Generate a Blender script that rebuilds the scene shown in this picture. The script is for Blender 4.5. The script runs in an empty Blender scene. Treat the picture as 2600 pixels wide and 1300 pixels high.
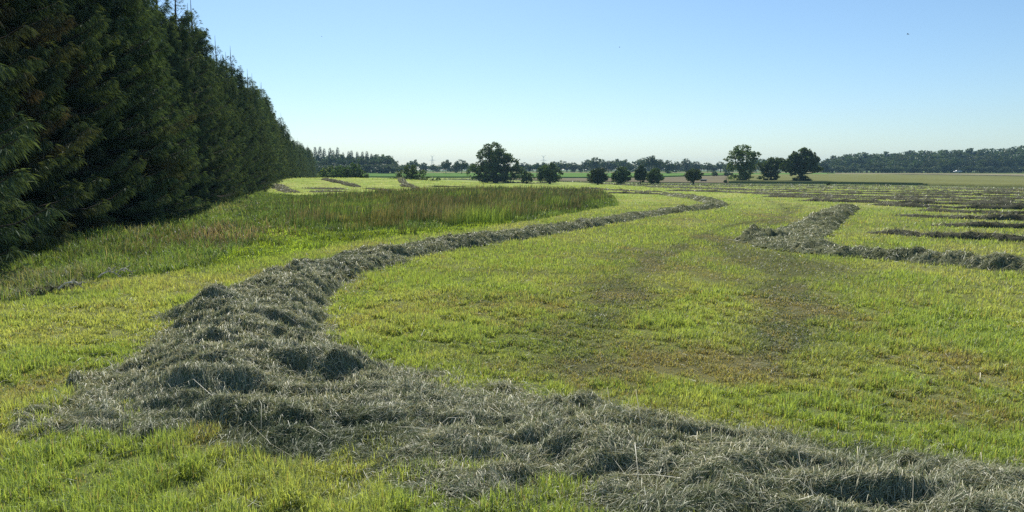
import bpy, math, random
import numpy as np
from mathutils import Vector
R = math.radians
sc = bpy.context.scene
COL = sc.collection

# ------------------------------------------------------------------ camera, light, exposure
W0, H0, F0 = 2600.0, 1300.0, 1877.0          # frame of the photograph and focal length in its pixels
HORIZON = 430.0
EYE = 1.75
PITCH = math.atan((650.0 - HORIZON) / F0)
cam = bpy.data.cameras.new('camera')
cam.sensor_width = 36.0
cam.lens = 36.0 * F0 / W0
cam.clip_start = 0.05
cam.clip_end = 6000
camo = bpy.data.objects.new('camera', cam)
COL.objects.link(camo)
camo.location = (0, 0, EYE)
camo.rotation_euler = (R(90) - PITCH, 0, 0)
sc.camera = camo

SUN_EL, SUN_AZ = R(44), R(-11.5)               # azimuth from straight ahead, negative = left
world = bpy.data.worlds.new('World')
sc.world = world
world.use_nodes = True
wn = world.node_tree
bg = wn.nodes['Background']
sky = wn.nodes.new('ShaderNodeTexSky')
sky.sky_type = 'NISHITA'
sky.sun_disc = False
sky.sun_elevation = SUN_EL
sky.sun_rotation = SUN_AZ
sky.altitude = 50
sky.air_density = 1.0
sky.dust_density = 0.4
sky.ozone_density = 2.0
bg.inputs['Strength'].default_value = 0.086
hsw = wn.nodes.new('ShaderNodeHueSaturation')
hsw.inputs['Saturation'].default_value = 1.0
hsw.inputs['Hue'].default_value = 0.495
wn.links.new(sky.outputs[0], hsw.inputs['Color'])
tint = wn.nodes.new('ShaderNodeMix'); tint.data_type = 'RGBA'; tint.blend_type = 'MULTIPLY'; tint.inputs['Factor'].default_value = 1
tint.inputs[7].default_value = (.765, .905, 1.04, 1)
wn.links.new(hsw.outputs[0], tint.inputs[6])
wn.links.new(tint.outputs[2], bg.inputs['Color'])
sun = bpy.data.lights.new('sun', 'SUN')
sun.energy = 5.0  # clear June day
sun.angle = R(0.53)
sun.color = (1.0, 0.95, 0.86)
suno = bpy.data.objects.new('sun', sun)
COL.objects.link(suno)
S = Vector((math.sin(SUN_AZ) * math.cos(SUN_EL), math.cos(SUN_AZ) * math.cos(SUN_EL), math.sin(SUN_EL)))
suno.rotation_euler = S.to_track_quat('Z', 'Y').to_euler()
sc.view_settings.view_transform = 'Standard'
sc.view_settings.look = 'None'
sc.view_settings.exposure = 0.45
sc.view_settings.gamma = 1.0
sc.cycles.max_bounces = 8
sc.cycles.diffuse_bounces = 3
sc.cycles.glossy_bounces = 2
sc.cycles.transmission_bounces = 4
sc.cycles.volume_bounces = 0
sc.cycles.transparent_max_bounces = 4
sc.cycles.use_denoising = False
sc.cycles.sample_clamp_indirect = 1.5

rng = np.random.default_rng(7)
random.seed(7)

# ------------------------------------------------------------------ small numeric helpers
def sm(t):
    t = np.clip(t, 0, 1)
    return t * t * (3 - 2 * t)

def _hash(ix, iy, seed):
    h = (ix.astype(np.int64) * 374761393 + iy.astype(np.int64) * 668265263 + seed * 974634777) & 0x7fffffff
    h = ((h ^ (h >> 13)) * 1274126177) & 0x7fffffff
    h = h ^ (h >> 16)
    return (h & 0xffff) / 65535.0

def vnoise(x, y, seed=0):
    ix, iy = np.floor(x), np.floor(y)
    fx, fy = x - ix, y - iy
    fx = fx * fx * (3 - 2 * fx); fy = fy * fy * (3 - 2 * fy)
    a = _hash(ix, iy, seed); b = _hash(ix + 1, iy, seed)
    c = _hash(ix, iy + 1, seed); d = _hash(ix + 1, iy + 1, seed)
    return (a * (1 - fx) + b * fx) * (1 - fy) + (c * (1 - fx) + d * fx) * fy

def fbm(x, y, seed=0, oct=4):
    x = np.asarray(x, float); y = np.asarray(y, float)
    s = 0; a = 0.5; t = 0
    for k in range(oct):
        s = s + a * vnoise(x * 2 ** k + 17.3 * k, y * 2 ** k - 9.1 * k, seed + k)
        t += a; a *= 0.5
    return s / t                              # 0..1

def terr(x, y):
    """height of the smooth ground"""
    x = np.asarray(x, float); y = np.asarray(y, float)
    z = -1.9 * sm((y - 28) / 145.0) + 1.35 * sm((y - 210) / 260.0)
    z = z + 1.66 * np.exp(-((x + 27) / 27.0) ** 2 - ((y - 112) / 34.0) ** 2)
    z = z + 0.9 * sm((x - 60) / 260.0) * sm((y - 260) / 200.0) * 0.0
    r = np.hypot(x, y)
    near = sm((r - 2.5) / 5.0)
    z = z + near * 0.05 * (fbm(x * 0.22, y * 0.22, 5, 3) - 0.5) * 2
    return z

def ray(px, py):
    dx = (px - 650.0 * 2) / F0; dv = (650.0 - py) / F0
    c, s = math.cos(PITCH), math.sin(PITCH)
    d = np.array([dx, c + dv * s, -s + dv * c])
    return d / np.linalg.norm(d)

def P(px, py, tmax=2500.0):
    """the ground point that stands behind a point of the photograph"""
    d = ray(px, py)
    t = 1.0; prev = t
    while t < tmax:
        p = np.array([0, 0, EYE]) + d * t
        if p[2] < terr(p[0], p[1]): break
        prev = t; t *= 1.01
    lo, hi = prev, t
    for _ in range(20):
        m = (lo + hi) / 2
        p = np.array([0, 0, EYE]) + d * m
        if p[2] < terr(p[0], p[1]): hi = m
        else: lo = m
    return (d[0] * hi, d[1] * hi)

def spline(pts, step):
    """Catmull-Rom through rows of numbers (x, y, more...), resampled about every step metres"""
    p = np.array(pts, float)
    p = np.vstack([2 * p[0] - p[1], p, 2 * p[-1] - p[-2]])
    out = []
    for i in range(1, len(p) - 2):
        n = max(2, int(np.hypot(*(p[i + 1] - p[i])[:2]) / step))
        t = np.linspace(0, 1, n, endpoint=False)[:, None]
        a, b, c, d = p[i - 1], p[i], p[i + 1], p[i + 2]
        out.append(0.5 * (2 * b + (c - a) * t + (2 * a - 5 * b + 4 * c - d) * t ** 2 + (3 * b - a - 3 * c + d) * t ** 3))
    out.append(p[-2][None])
    return np.vstack(out)

def inpoly(x, y, poly):
    x = np.asarray(x); inside = np.zeros(x.shape, bool)
    n = len(poly)
    for i in range(n):
        x1, y1 = poly[i]; x2, y2 = poly[(i + 1) % n]
        if y1 == y2: continue
        c = ((y1 > y) != (y2 > y)) & (x < (x2 - x1) * (y - y1) / (y2 - y1) + x1)
        inside ^= c
    return inside

# ------------------------------------------------------------------ mesh building
def mesh(name, V, Fc, col=None, mat=None, parent=None, smooth=False, k=3, mat2=None, n2=0):
    """one object from arrays; Fc is (m, k)"""
    V = np.asarray(V, np.float32); Fc = np.asarray(Fc, np.int32)
    me = bpy.data.meshes.new(name)
    me.vertices.add(len(V)); me.vertices.foreach_set('co', V.ravel())
    m, k = Fc.shape
    me.loops.add(m * k); me.loops.foreach_set('vertex_index', Fc.ravel())
    me.polygons.add(m); me.polygons.foreach_set('loop_start', np.arange(0, m * k, k, dtype=np.int32))
    if smooth: me.polygons.foreach_set('use_smooth', np.ones(m, bool))
    me.update(calc_edges=True)
    if col is not None:
        a = me.attributes.new('col', 'FLOAT_COLOR', 'POINT')
        c = np.ones((len(V), 4), np.float32); c[:, :3] = col
        a.data.foreach_set('color', c.ravel())
    if mat: me.materials.append(mat)
    if mat2:
        me.materials.append(mat2); mi = np.zeros(m, np.int32); mi[:n2] = 1
        me.polygons.foreach_set('material_index', mi)
    o = bpy.data.objects.new(name, me); COL.objects.link(o)
    if parent is not None: o.parent = parent
    return o

def tag(o, label=None, cat=None, group=None, kind=None):
    if label: o['label'] = label
    if cat: o['category'] = cat
    if group: o['group'] = group
    if kind: o['kind'] = kind
    return o

def empty(name, loc=(0, 0, 0), rz=0.0, s=(1, 1, 1)):
    o = bpy.data.objects.new(name, None); COL.objects.link(o)
    o.empty_display_size = 0.3
    o.location = loc; o.rotation_euler = (0, 0, rz); o.scale = s
    return o

class Acc:
    def __init__(s): s.V = []; s.F = []; s.C = []; s.n = 0
    def add(s, V, Fc, C=None):
        s.V.append(V); s.F.append(Fc + s.n); s.n += len(V)
        if C is not None: s.C.append(C)
    def arrays(s): return np.vstack(s.V), np.vstack(s.F), (np.vstack(s.C) if s.C else None)

def tubes(acc, pts, rad, sides=5):
    """tapered tube along points, triangles"""
    pts = np.asarray(pts, float); n = len(pts)
    rad = np.asarray(rad, float)
    tan = np.gradient(pts, axis=0); tan /= np.linalg.norm(tan, axis=1)[:, None] + 1e-9
    ref = np.array([0.3, 0.2, 1.0]) if abs(tan[0][2]) < 0.8 else np.array([1.0, 0.1, 0])
    u = np.cross(tan, ref); u /= np.linalg.norm(u, axis=1)[:, None] + 1e-9
    v = np.cross(tan, u)
    a = np.linspace(0, 2 * np.pi, sides, endpoint=False)
    ring = pts[:, None, :] + rad[:, None, None] * (np.cos(a)[None, :, None] * u[:, None, :] + np.sin(a)[None, :, None] * v[:, None, :])
    V = ring.reshape(-1, 3)
    i = np.arange(n - 1)[:, None] * sides; j = np.arange(sides)[None, :]; j2 = (j + 1) % sides
    a_, b_, c_, d_ = i + j, i + j2, i + sides + j2, i + sides + j
    Fc = np.concatenate([np.stack([a_, b_, c_], -1).reshape(-1, 3), np.stack([a_, c_, d_], -1).reshape(-1, 3)])
    acc.add(V, Fc)

# ------------------------------------------------------------------ materials
def newmat(name):
    m = bpy.data.materials.new(name); m.use_nodes = True
    nt = m.node_tree
    for n in list(nt.nodes): nt.nodes.remove(n)
    out = nt.nodes.new('ShaderNodeOutputMaterial')
    return m, nt, out

def leafmat(name, trans=0.4, gloss=0.06, rough=0.45, tint=(1, 1, 1), ttint=(1.25, 1.15, 0.55), base=None, var=0.0, vscale=0.5):
    """thin leaf or blade: diffuse + light coming through + a little sheen"""
    m, nt, out = newmat(name); N = nt.nodes; L = nt.links
    if base is None:
        a = N.new('ShaderNodeAttribute'); a.attribute_name = 'col'; csock = a.outputs['Color']
    else:
        a = N.new('ShaderNodeRGB'); a.outputs[0].default_value = (*base, 1); csock = a.outputs[0]
    if var > 0:
        oi = N.new('ShaderNodeObjectInfo')
        h = N.new('ShaderNodeHueSaturation')
        mr = N.new('ShaderNodeMapRange'); mr.inputs['To Min'].default_value = 1 - var; mr.inputs['To Max'].default_value = 1 + var
        L.new(oi.outputs['Random'], mr.inputs['Value']); L.new(mr.outputs[0], h.inputs['Value'])
        mh = N.new('ShaderNodeMath'); mh.operation = 'MULTIPLY'; mh.inputs[1].default_value = 7.13
        fr = N.new('ShaderNodeMath'); fr.operation = 'FRACT'
        mr2 = N.new('ShaderNodeMapRange'); mr2.inputs['To Min'].default_value = 0.485; mr2.inputs['To Max'].default_value = 0.515
        L.new(oi.outputs['Random'], mh.inputs[0]); L.new(mh.outputs[0], fr.inputs[0]); L.new(fr.outputs[0], mr2.inputs['Value'])
        L.new(mr2.outputs[0], h.inputs['Hue'])
        L.new(csock, h.inputs['Color']); csock = h.outputs[0]
    d = N.new('ShaderNodeBsdfDiffuse'); t = N.new('ShaderNodeBsdfTranslucent')
    mx = N.new('ShaderNodeMix'); mx.data_type = 'RGBA'; mx.blend_type = 'MULTIPLY'; mx.inputs['Factor'].default_value = 1
    mx.inputs[7].default_value = (*ttint, 1)
    L.new(csock, mx.inputs[6]); L.new(csock, d.inputs[0]); L.new(mx.outputs[2], t.inputs[0])
    ms = N.new('ShaderNodeMixShader'); ms.inputs[0].default_value = trans
    L.new(d.outputs[0], ms.inputs[1]); L.new(t.outputs[0], ms.inputs[2])
    g = N.new('ShaderNodeBsdfGlossy'); g.inputs['Roughness'].default_value = rough; g.inputs[0].default_value = (0.9, 0.92, 0.95, 1)
    mg = N.new('ShaderNodeMixShader'); mg.inputs[0].default_value = gloss
    L.new(ms.outputs[0], mg.inputs[1]); L.new(g.outputs[0], mg.inputs[2])
    L.new(mg.outputs[0], out.inputs['Surface'])
    return m

def woodmat(name, c1, c2, scale=6.0):
    m, nt, out = newmat(name); N = nt.nodes; L = nt.links
    tc = N.new('ShaderNodeTexCoord'); mp = N.new('ShaderNodeMapping'); mp.inputs['Scale'].default_value = (1, 1, 0.25)
    n = N.new('ShaderNodeTexNoise'); n.inputs['Scale'].default_value = scale; n.inputs['Detail'].default_value = 6
    cr = N.new('ShaderNodeValToRGB'); cr.color_ramp.elements[0].position = .35; cr.color_ramp.elements[1].position = .7
    cr.color_ramp.elements[0].color = (*c1, 1); cr.color_ramp.elements[1].color = (*c2, 1)
    b = N.new('ShaderNodeBump'); b.inputs['Strength'].default_value = .6; b.inputs['Distance'].default_value = .02
    p = N.new('ShaderNodeBsdfPrincipled'); p.inputs['Roughness'].default_value = .9
    L.new(tc.outputs['Object'], mp.inputs[0]); L.new(mp.outputs[0], n.inputs['Vector']); L.new(n.outputs[0], cr.inputs[0])
    L.new(cr.outputs[0], p.inputs['Base Color']); L.new(n.outputs[0], b.inputs['Height']); L.new(b.outputs[0], p.inputs['Normal'])
    L.new(p.outputs[0], out.inputs['Surface'])
    return m

def groundmat(name, fine=9.0, bump=0.35, lo=0.62, hi=1.3):
    """vertex colour broken up by world-space noise at several scales"""
    m, nt, out = newmat(name); N = nt.nodes; L = nt.links
    g = N.new('ShaderNodeNewGeometry')
    a = N.new('ShaderNodeAttribute'); a.attribute_name = 'col'
    v = None
    prev = None
    for sc_, w in ((0.35, 1.0), (2.2, 1.0), (fine, 1.0)):
        n = N.new('ShaderNodeTexNoise'); n.inputs['Scale'].default_value = sc_; n.inputs['Detail'].default_value = 5; n.inputs['Roughness'].default_value = .65
        L.new(g.outputs['Position'], n.inputs['Vector'])
        if prev is None: prev = n.outputs[0]
        else:
            ad = N.new('ShaderNodeMath'); ad.operation = 'ADD'; L.new(prev, ad.inputs[0]); L.new(n.outputs[0], ad.inputs[1]); prev = ad.outputs[0]
        last = n
    mr = N.new('ShaderNodeMapRange'); mr.inputs['From Min'].default_value = 1.15; mr.inputs['From Max'].default_value = 1.85
    mr.inputs['To Min'].default_value = lo; mr.inputs['To Max'].default_value = hi
    L.new(prev, mr.inputs['Value'])
    mu = N.new('ShaderNodeVectorMath'); mu.operation = 'SCALE'
    L.new(a.outputs['Color'], mu.inputs[0]); L.new(mr.outputs[0], mu.inputs['Scale'])
    b = N.new('ShaderNodeBump'); b.inputs['Strength'].default_value = bump; b.inputs['Distance'].default_value = .05
    L.new(last.outputs[0], b.inputs['Height'])
    p = N.new('ShaderNodeBsdfDiffuse')
    L.new(mu.outputs[0], p.inputs[0]); L.new(b.outputs[0], p.inputs['Normal'])
    L.new(p.outputs[0], out.inputs['Surface'])
    return m

M_ground = groundmat('meadow_soil')
M_grass = leafmat('grass_blades', trans=.5, gloss=.04, rough=.5, ttint=(1.2, 1.15, .55))
M_tall = leafmat('tall_grass_blades', trans=.42, gloss=.025, rough=.45, ttint=(1.2, 1.15, .55))
M_hay = leafmat('hay_stalks', trans=.22, gloss=.035, rough=.45, ttint=(1.1, 1.05, .7))
M_haybed = groundmat('hay_bed', fine=30, bump=.9, lo=.5, hi=1.35)
M_needle = leafmat('spruce_needles', trans=.2, gloss=.02, rough=.6, ttint=(1.2, 1.2, .6), var=.14)
M_leaf = leafmat('broad_leaves', trans=.32, gloss=.03, rough=.5, ttint=(1.2, 1.25, .5), var=.3)
M_bark = woodmat('spruce_bark', (.035, .025, .02), (.11, .085, .065))
M_oakbark = woodmat('field_tree_bark', (.03, .027, .022), (.10, .09, .075), 3)
M_deadwood = woodmat('bleached_wood', (.35, .32, .27), (.62, .58, .5), 20)

# ------------------------------------------------------------------ layout traced on the ground
def line(pts): return [P(a, b) + tuple(rest) for a, b, *rest in pts]
def poly(pts): return [P(a, b) for a, b in pts]

# main windrow: px, py, half width, height
S_PTS = line([(1690, 494, .45, .13), (1760, 503, .5, .14), (1815, 516, .45, .14), (1800, 526, .45, .12), (1700, 538, .45, .12), (1600, 553, .45, .12), (1500, 570, .45, .13),
              (1400, 586, .45, .13), (1290, 604, .45, .14), (1150, 624, .48, .15), (1000, 650, .52, .16), (900, 673, .58, .16),
              (800, 705, .62, .17), (715, 748, .64, .19), (655, 800, .66, .19), (605, 862, .76, .18), (600, 930, .84, .15),
              (690, 980, .84, .105), (850, 1018, .82, .08), (1080, 1068, .82, .068), (1400, 1134, .76, .066), (1700, 1198, .70, .064),
              (2000, 1250, .64, .07), (2400, 1280, .64, .075), (2900, 1340, .62, .075), (3400, 1370, .62, .075)])
S_SPL = spline(S_PTS, 0.2)
MOUNDS = [(505, 806, .30, .10), (580, 880, .36, .09), (515, 910, .26, .04), (850, 968, .24, .12), (550, 1012, .30, .09), (620, 1052, .26, .08),
          (718, 1085, .18, .08), (735, 1142, .22, .10), (1280, 1120, .34, .05), (1470, 1052, .2, .05), (700, 960, .3, .05), (430, 930, .3, .03),
          (950, 1010, .3, .04), (1500, 1170, .35, .05), (760, 780, .3, .04), (700, 720, .3, .05), (1250, 1230, .3, .04), (1900, 1200, .4, .04), (2200, 1230, .35, .04), (1650, 1110, .3, .04), (1960, 1130, .25, .03)]
MOUNDS = [P(a, b) + (r_, h_) for a, b, r_, h_ in MOUNDS]
HOLES = [P(a, b) + (r_, h_) for a, b, r_, h_ in [(1335, 1150, .10, .14), (1385, 1235, .14, .10), (855, 1000, .08, .10), (1240, 1190, .12, .08), (2290, 1210, .1, .08)]]
SPREAD = poly([(20, 1105), (180, 1110), (420, 1098), (520, 1075), (560, 960), (520, 880), (400, 900), (240, 960), (130, 1030)])
R_A = spline(line([(2148, 528, .5, .12), (2110, 548, .55, .15), (2075, 570, .6, .14), (2035, 592, .7, .11), (1995, 613, .8, .08), (1985, 627, .6, .06)]), .2)
R_H = spline(line([(1975, 602, .4, .12), (1935, 606, .42, .24), (1905, 612, .32, .15)]), .15)
R_B = spline(line([(1960, 625, .45, .07), (2050, 634, .48, .12), (2137, 644, .45, .15), (2224, 650, .45, .20), (2329, 660, .45, .20), (2434, 668, .48, .22), (2600, 684, .5, .22), (2900, 712, .5, .22)]), .2)

def dist_h(x, y, spl):
    """ridge height from a centre line with half width and height per point"""
    h = np.zeros_like(x)
    wv = 1 + 1.1 * (fbm(x * 2.6, y * 2.6, 55, 3) - .45)
    for p in spl:
        d2 = ((x - p[0]) ** 2 + (y - p[1]) ** 2) * wv
        w = p[2] * 1.25
        m = d2 < w * w
        if m.any():
            q = 1 - d2[m] / (w * w)
            h[m] = np.maximum(h[m], p[3] * np.minimum(1, (1.3 if p[3] > .105 else 1.08) * q) ** 1.1)
    return h

def hay_main(x, y):
    h = dist_h(x, y, S_SPL)
    sp = inpoly(x + .8 * (fbm(x * 1.7, y * 1.7, 9) - .5), y + .8 * (fbm(x * 1.7, y * 1.7, 19) - .5), SPREAD)
    h = np.maximum(h, np.where(sp, .075 * np.clip(fbm(x * 2.2, y * 2.2, 29, 3) * 2 - .38, .12, 1), 0))
    for mx, my, r_, hh in MOUNDS:
        d2 = ((x - mx) ** 2 * 0.55 + (y - my) ** 2 * 1.4) / (r_ * r_)
        h = np.maximum(h, np.where(h > .0, h, 0) + hh * np.exp(-d2 ** 1.5) * 1.1)
    for mx, my, r_, hh in HOLES:
        h = h - hh * np.exp(-((x - mx) ** 2 * .6 + (y - my) ** 2 * 1.6) / (r_ * r_))
    return h

def rough(x, y, h, seed):
    big = (fbm(x * 1.5, y * 1.9, seed, 3) - .48) * (1.5 if seed == 2 else 1.15)
    rid = 1 - np.abs(2 * fbm(x * 2.2 + 3 * big, y * 3.6, seed + 40, 3) - 1)
    mid = (rid - .8) * .35
    fin = (fbm(x * 9, y * 12, seed + 70, 3) - .5) * .05
    e = np.clip(h / .07, 0, 1)
    rip = 1 - np.abs(2 * fbm(x * 3.1 + 2 * big, y * 6.5, seed + 90, 2) - 1)
    return h * (1 + 1.3 * big) + e * (mid * .7 * (.4 + h * 2) + fin + .06 * (rip - .75)) - (1 - e) * .022

def hay_right(x, y):
    return np.maximum(np.maximum(dist_h(x, y, R_A), dist_h(x, y, R_H)), dist_h(x, y, R_B))

ZONE = poly([(-700, 880), (-200, 800), (0, 768), (120, 745), (250, 708), (420, 692), (600, 668), (760, 640), (900, 612), (1000, 600), (1100, 592), (1200, 580), (1300, 566), (1400, 550), (1500, 532), (1570, 522),
             (1560, 500), (1540, 490), (1500, 482), (1250, 475), (1100, 479), (1000, 484), (860, 490), (780, 496), (700, 490), (655, 484), (610, 488), (560, 505)])
ZONE += [(-28, 40), (-20, 18), (-14, 8), (-12, 2)]
REED = poly([(640, 560), (760, 588), (850, 588), (960, 582), (1100, 578), (1200, 570), (1300, 556), (1400, 540), (1480, 525), (1535, 505), (1540, 490), (1500, 482), (1250, 475), (1100, 479), (1000, 484), (860, 491), (760, 500), (690, 520)])

MOWN_EDGE = [P(a, b) for a, b in [(600, 449.5), (1190, 452), (1300, 457), (1500, 462), (1650, 466), (1850, 468), (2100, 469), (2350, 473), (2600, 478), (3300, 487)]]
mex = np.array([p[0] / p[1] for p in MOWN_EDGE]); mey = np.array([p[1] for p in MOWN_EDGE])
o_ = np.argsort(mex); mex, mey = mex[o_], mey[o_]
def mown(x, y):
    return (y < np.interp(x / np.maximum(y, 1), mex, mey)) & (y > -60)

# patches of brown, dry or dull growth traced on the ground: px, py, rx(px), ry(px), weight brown, weight dull
SPOTS = [(1640, 650, 150, 35, .6, .9), (1560, 740, 110, 50, .45, .8), (1980, 660, 110, 45, .0, 1.2), (2010, 760, 110, 60, .25, .9), (2000, 850, 110, 45, .5, 1.0),
         (1720, 900, 180, 40, .6, .5), (1420, 860, 140, 60, .35, .8), (1950, 930, 220, 40, .9, .2), (2350, 900, 200, 60, .9, .1), (2480, 1040, 160, 50, .8, .0),
         (1250, 760, 180, 22, .3, .5), (1300, 690, 200, 10, .4, .5), (1230, 930, 140, 25, .8, .5), (700, 690, 160, 12, .7, .2), (1900, 560, 120, 12, .6, .4),
         (1120, 880, 220, 22, -.6, .5), (800, 1230, 300, 60, -.5, .0), (300, 1050, 240, 40, .7, .2), (1500, 940, 120, 40, .3, .8), (1000, 690, 150, 20, .1, .2),
         (1950, 545, 60, 10, .7, .5), (1830, 610, 50, 14, .6, .9), (60, 1000, 160, 60, .6, 0), (350, 830, 200, 30, .3, .0), (560, 1120, 200, 25, .9, .3), (2300, 800, 200, 40, .3, 0)]
_sp = []
for a, b, rx, ry, wb, wd in SPOTS:
    c = P(a, b); e = P(a + rx, b); f = P(a, b - ry * .7); g = P(a, b + ry * .7)
    _sp.append((c[0], c[1], abs(e[0] - c[0]), max(.2, abs(f[1] - g[1]) * .7), wb, wd))

TRACKS = [spline(line([(2030, 520), (2010, 540), (1950, 556), (1860, 572), (1780, 600), (1690, 640), (1620, 690), (1580, 740), (1540, 790), (1500, 830)]), .3),
          spline(line([(1930, 505), (1985, 520), (1995, 545), (1940, 575), (1870, 600), (1850, 625), (1920, 670), (1990, 720), (2015, 775), (1990, 850), (1960, 930)]), .3)]
def track(x, y):
    w = np.zeros(x.shape)
    for T in TRACKS:
        for p in T:
            d2 = (x - p[0]) ** 2 + (y - p[1]) ** 2; m = d2 < .8
            if m.any(): w[m] = np.maximum(w[m], np.exp(-d2[m] / .06))
    return w

def turf(x, y):
    """leaf colour of the mown meadow and its blade height factor"""
    x = np.asarray(x, float); y = np.asarray(y, float)
    n1 = fbm(x * .35, y * .22, 101, 3); n2 = fbm(x * 1.5, y * 1.1, 102, 4); n3 = fbm(x * 6, y * 5, 103, 2)
    n4 = fbm(x * .8, y * .6, 104, 3)
    br = 1.1 * (n1 - .52) + 2.0 * (n2 - .56) + .9 * (n3 - .55)
    dl = 1.2 * (n4 - .55) + .4 * (n3 - .5)
    for cx, cy, rx, ry, wb, wd in _sp:
        g = np.exp(-((x - cx) / rx) ** 2 - ((y - cy) / ry) ** 2) * (.55 + .9 * n2)
        br = br + wb * g; dl = dl + wd * g
    sh = x.shape; tw = track(x.ravel(), y.ravel()).reshape(sh) * np.clip((n2 - .25) * 3, 0, 1)
    dl = dl + 1.15 * tw
    br = np.clip(br, 0, 1); dl = np.clip(dl, 0, 1)
    fresh = np.clip((n4 - .42) * 3, 0, 1)
    G1 = np.array([.37, .48, .13]); G2 = np.array([.57, .62, .21])
    c = G1[None] * (1 - fresh[..., None]) + G2[None] * fresh[..., None]
    D = np.array([.13, .165, .085]); B = np.array([.38, .33, .18])
    c = c * (1 - .8 * dl[..., None]) + D * .8 * dl[..., None]
    c = c * (1 - .6 * br[..., None]) + B * .6 * br[..., None]
    return c, br, dl

# ------------------------------------------------------------------ ground sheet
def build_ground():
    az = np.concatenate([np.arange(-180, -48, 6.0), np.arange(-48, 48.01, .4), np.arange(54, 180, 6.0)])
    r = [0.0]; q = .5
    while q < 2300: r.append(q); q *= 1.028
    r.append(2300); r = np.array(r[1:])
    A, Rr = np.meshgrid(np.radians(az), r)
    X = np.sin(A) * Rr; Y = np.cos(A) * Rr
    Z = terr(X, Y) - .012
    V = np.stack([X, Y, Z], -1).reshape(-1, 3)
    na, nr = len(az), len(r)
    i = np.arange(nr - 1)[:, None] * na; j = np.arange(na)[None]; j2 = (j + 1) % na
    Fc = np.stack([i + j, i + na + j, i + na + j2, i + j2], -1).reshape(-1, 4)
    x, y = V[:, 0], V[:, 1]
    c, br, dl = turf(x, y)
    rr = np.hypot(x, y)
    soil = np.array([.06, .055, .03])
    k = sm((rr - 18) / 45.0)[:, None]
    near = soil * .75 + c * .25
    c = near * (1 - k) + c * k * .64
    mw = mown(x, y)
    far = np.array([.12, .16, .055]) * (.8 + .4 * fbm(x * .03, y * .03, 77)[:, None])
    c = np.where(mw[:, None], c, far)
    z = inpoly(x, y, ZONE)
    c = np.where(z[:, None], np.array([.07, .10, .025]), c)
    # needle litter under the spruces
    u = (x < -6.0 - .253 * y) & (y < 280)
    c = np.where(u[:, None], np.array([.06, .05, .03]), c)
    # centre vertex fan
    V = np.vstack([V, [[0, 0, float(terr(0, 0)) - .012]]]); c = np.vstack([c, soil])
    cen = len(V) - 1
    fan = np.stack([np.full(na, cen), np.arange(na), (np.arange(na) + 1) % na, (np.arange(na) + 1) % na], -1)
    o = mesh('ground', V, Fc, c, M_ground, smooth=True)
    # close the small hole at the feet with a separate fan in the same mesh
    import bmesh
    bm = bmesh.new(); bm.from_mesh(o.data); bm.verts.ensure_lookup_table()
    for a in range(na):
        bm.faces.new((bm.verts[cen], bm.verts[(a + 1) % na], bm.verts[a]))
    bm.to_mesh(o.data); bm.free()
    o['kind'] = 'structure'
build_ground()

# ------------------------------------------------------------------ far fields as low standing crops
def field(name, top, bot, h, col, label=None, n=120, m=14):
    top = np.array([P(*p) for p in spline(top, 20)]) if False else np.array([P(*p) for p in top]); bot = np.array([P(*p) for p in bot])
    def rs(p):
        d = np.r_[0, np.cumsum(np.hypot(*np.diff(p, axis=0).T))]; t = np.linspace(0, d[-1], n)
        return np.stack([np.interp(t, d, p[:, 0]), np.interp(t, d, p[:, 1])], -1)
    a, b = rs(bot), rs(top)
    t = np.linspace(0, 1, m)[:, None, None]
    G = a[None] * (1 - t) + b[None] * t
    x, y = G[..., 0], G[..., 1]
    z = terr(x, y) + h
    z = z + .12 * h * (fbm(x * .3, y * .3, 31) - .5)
    V = np.stack([x, y, z], -1)
    sk0 = np.stack([x[0], y[0], terr(x[0], y[0]) - .05], -1)[None]; sk1 = np.stack([x[-1], y[-1], terr(x[-1], y[-1]) - .05], -1)[None]
    V = np.concatenate([sk0, V, sk1]).reshape(-1, 3)
    mm = m + 2
    i = np.arange(mm - 1)[:, None] * n; j = np.arange(n - 1)[None]
    Fc = np.stack([i + j, i + j + 1, i + n + j + 1, i + n + j], -1).reshape(-1, 4)
    c = np.array(col)[None] * (.82 + .36 * fbm(V[:, 0] * .05, V[:, 1] * .02, 33)[:, None])
    o = mesh(name, V, Fc, c, M_field, smooth=False)
    o['kind'] = 'structure'
    return o
M_field = groundmat('standing_crop', fine=3.0, bump=.5, lo=.75, hi=1.2)
field('crop_field', [(700, 440.5), (1200, 440), (2100, 440.5)], [(700, 450), (1200, 451), (1500, 452), (1640, 450.5), (1800, 446), (2100, 444)], .35, (.115, .20, .055))
field('stubble_field', [(1280, 452.6), (1500, 453.4), (1640, 452), (1800, 447.5), (1849, 446.7)], [(1280, 456.4), (1500, 461.3), (1640, 464), (1800, 465.5), (1849, 466)], .12, (.175, .155, .10))
field('grain_field', [(1850, 446.7), (2121, 444.4), (2250, 445), (2600, 451), (3200, 461)], [(1850, 466), (2121, 467), (2350, 471), (2600, 476), (3200, 484)], .55, (.165, .175, .07))
field('far_crop_field', [(2121, 441.6), (2400, 442.5), (2600, 444), (3200, 449)], [(2121, 443.6), (2400, 446), (2600, 449), (3200, 458)], .5, (.235, .215, .13))
field('far_stubble_field', [(800, 437.8), (1300, 437.6), (2100, 438.2)], [(800, 440), (1300, 439.6), (2100, 440)], .3, (.26, .235, .13))

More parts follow.
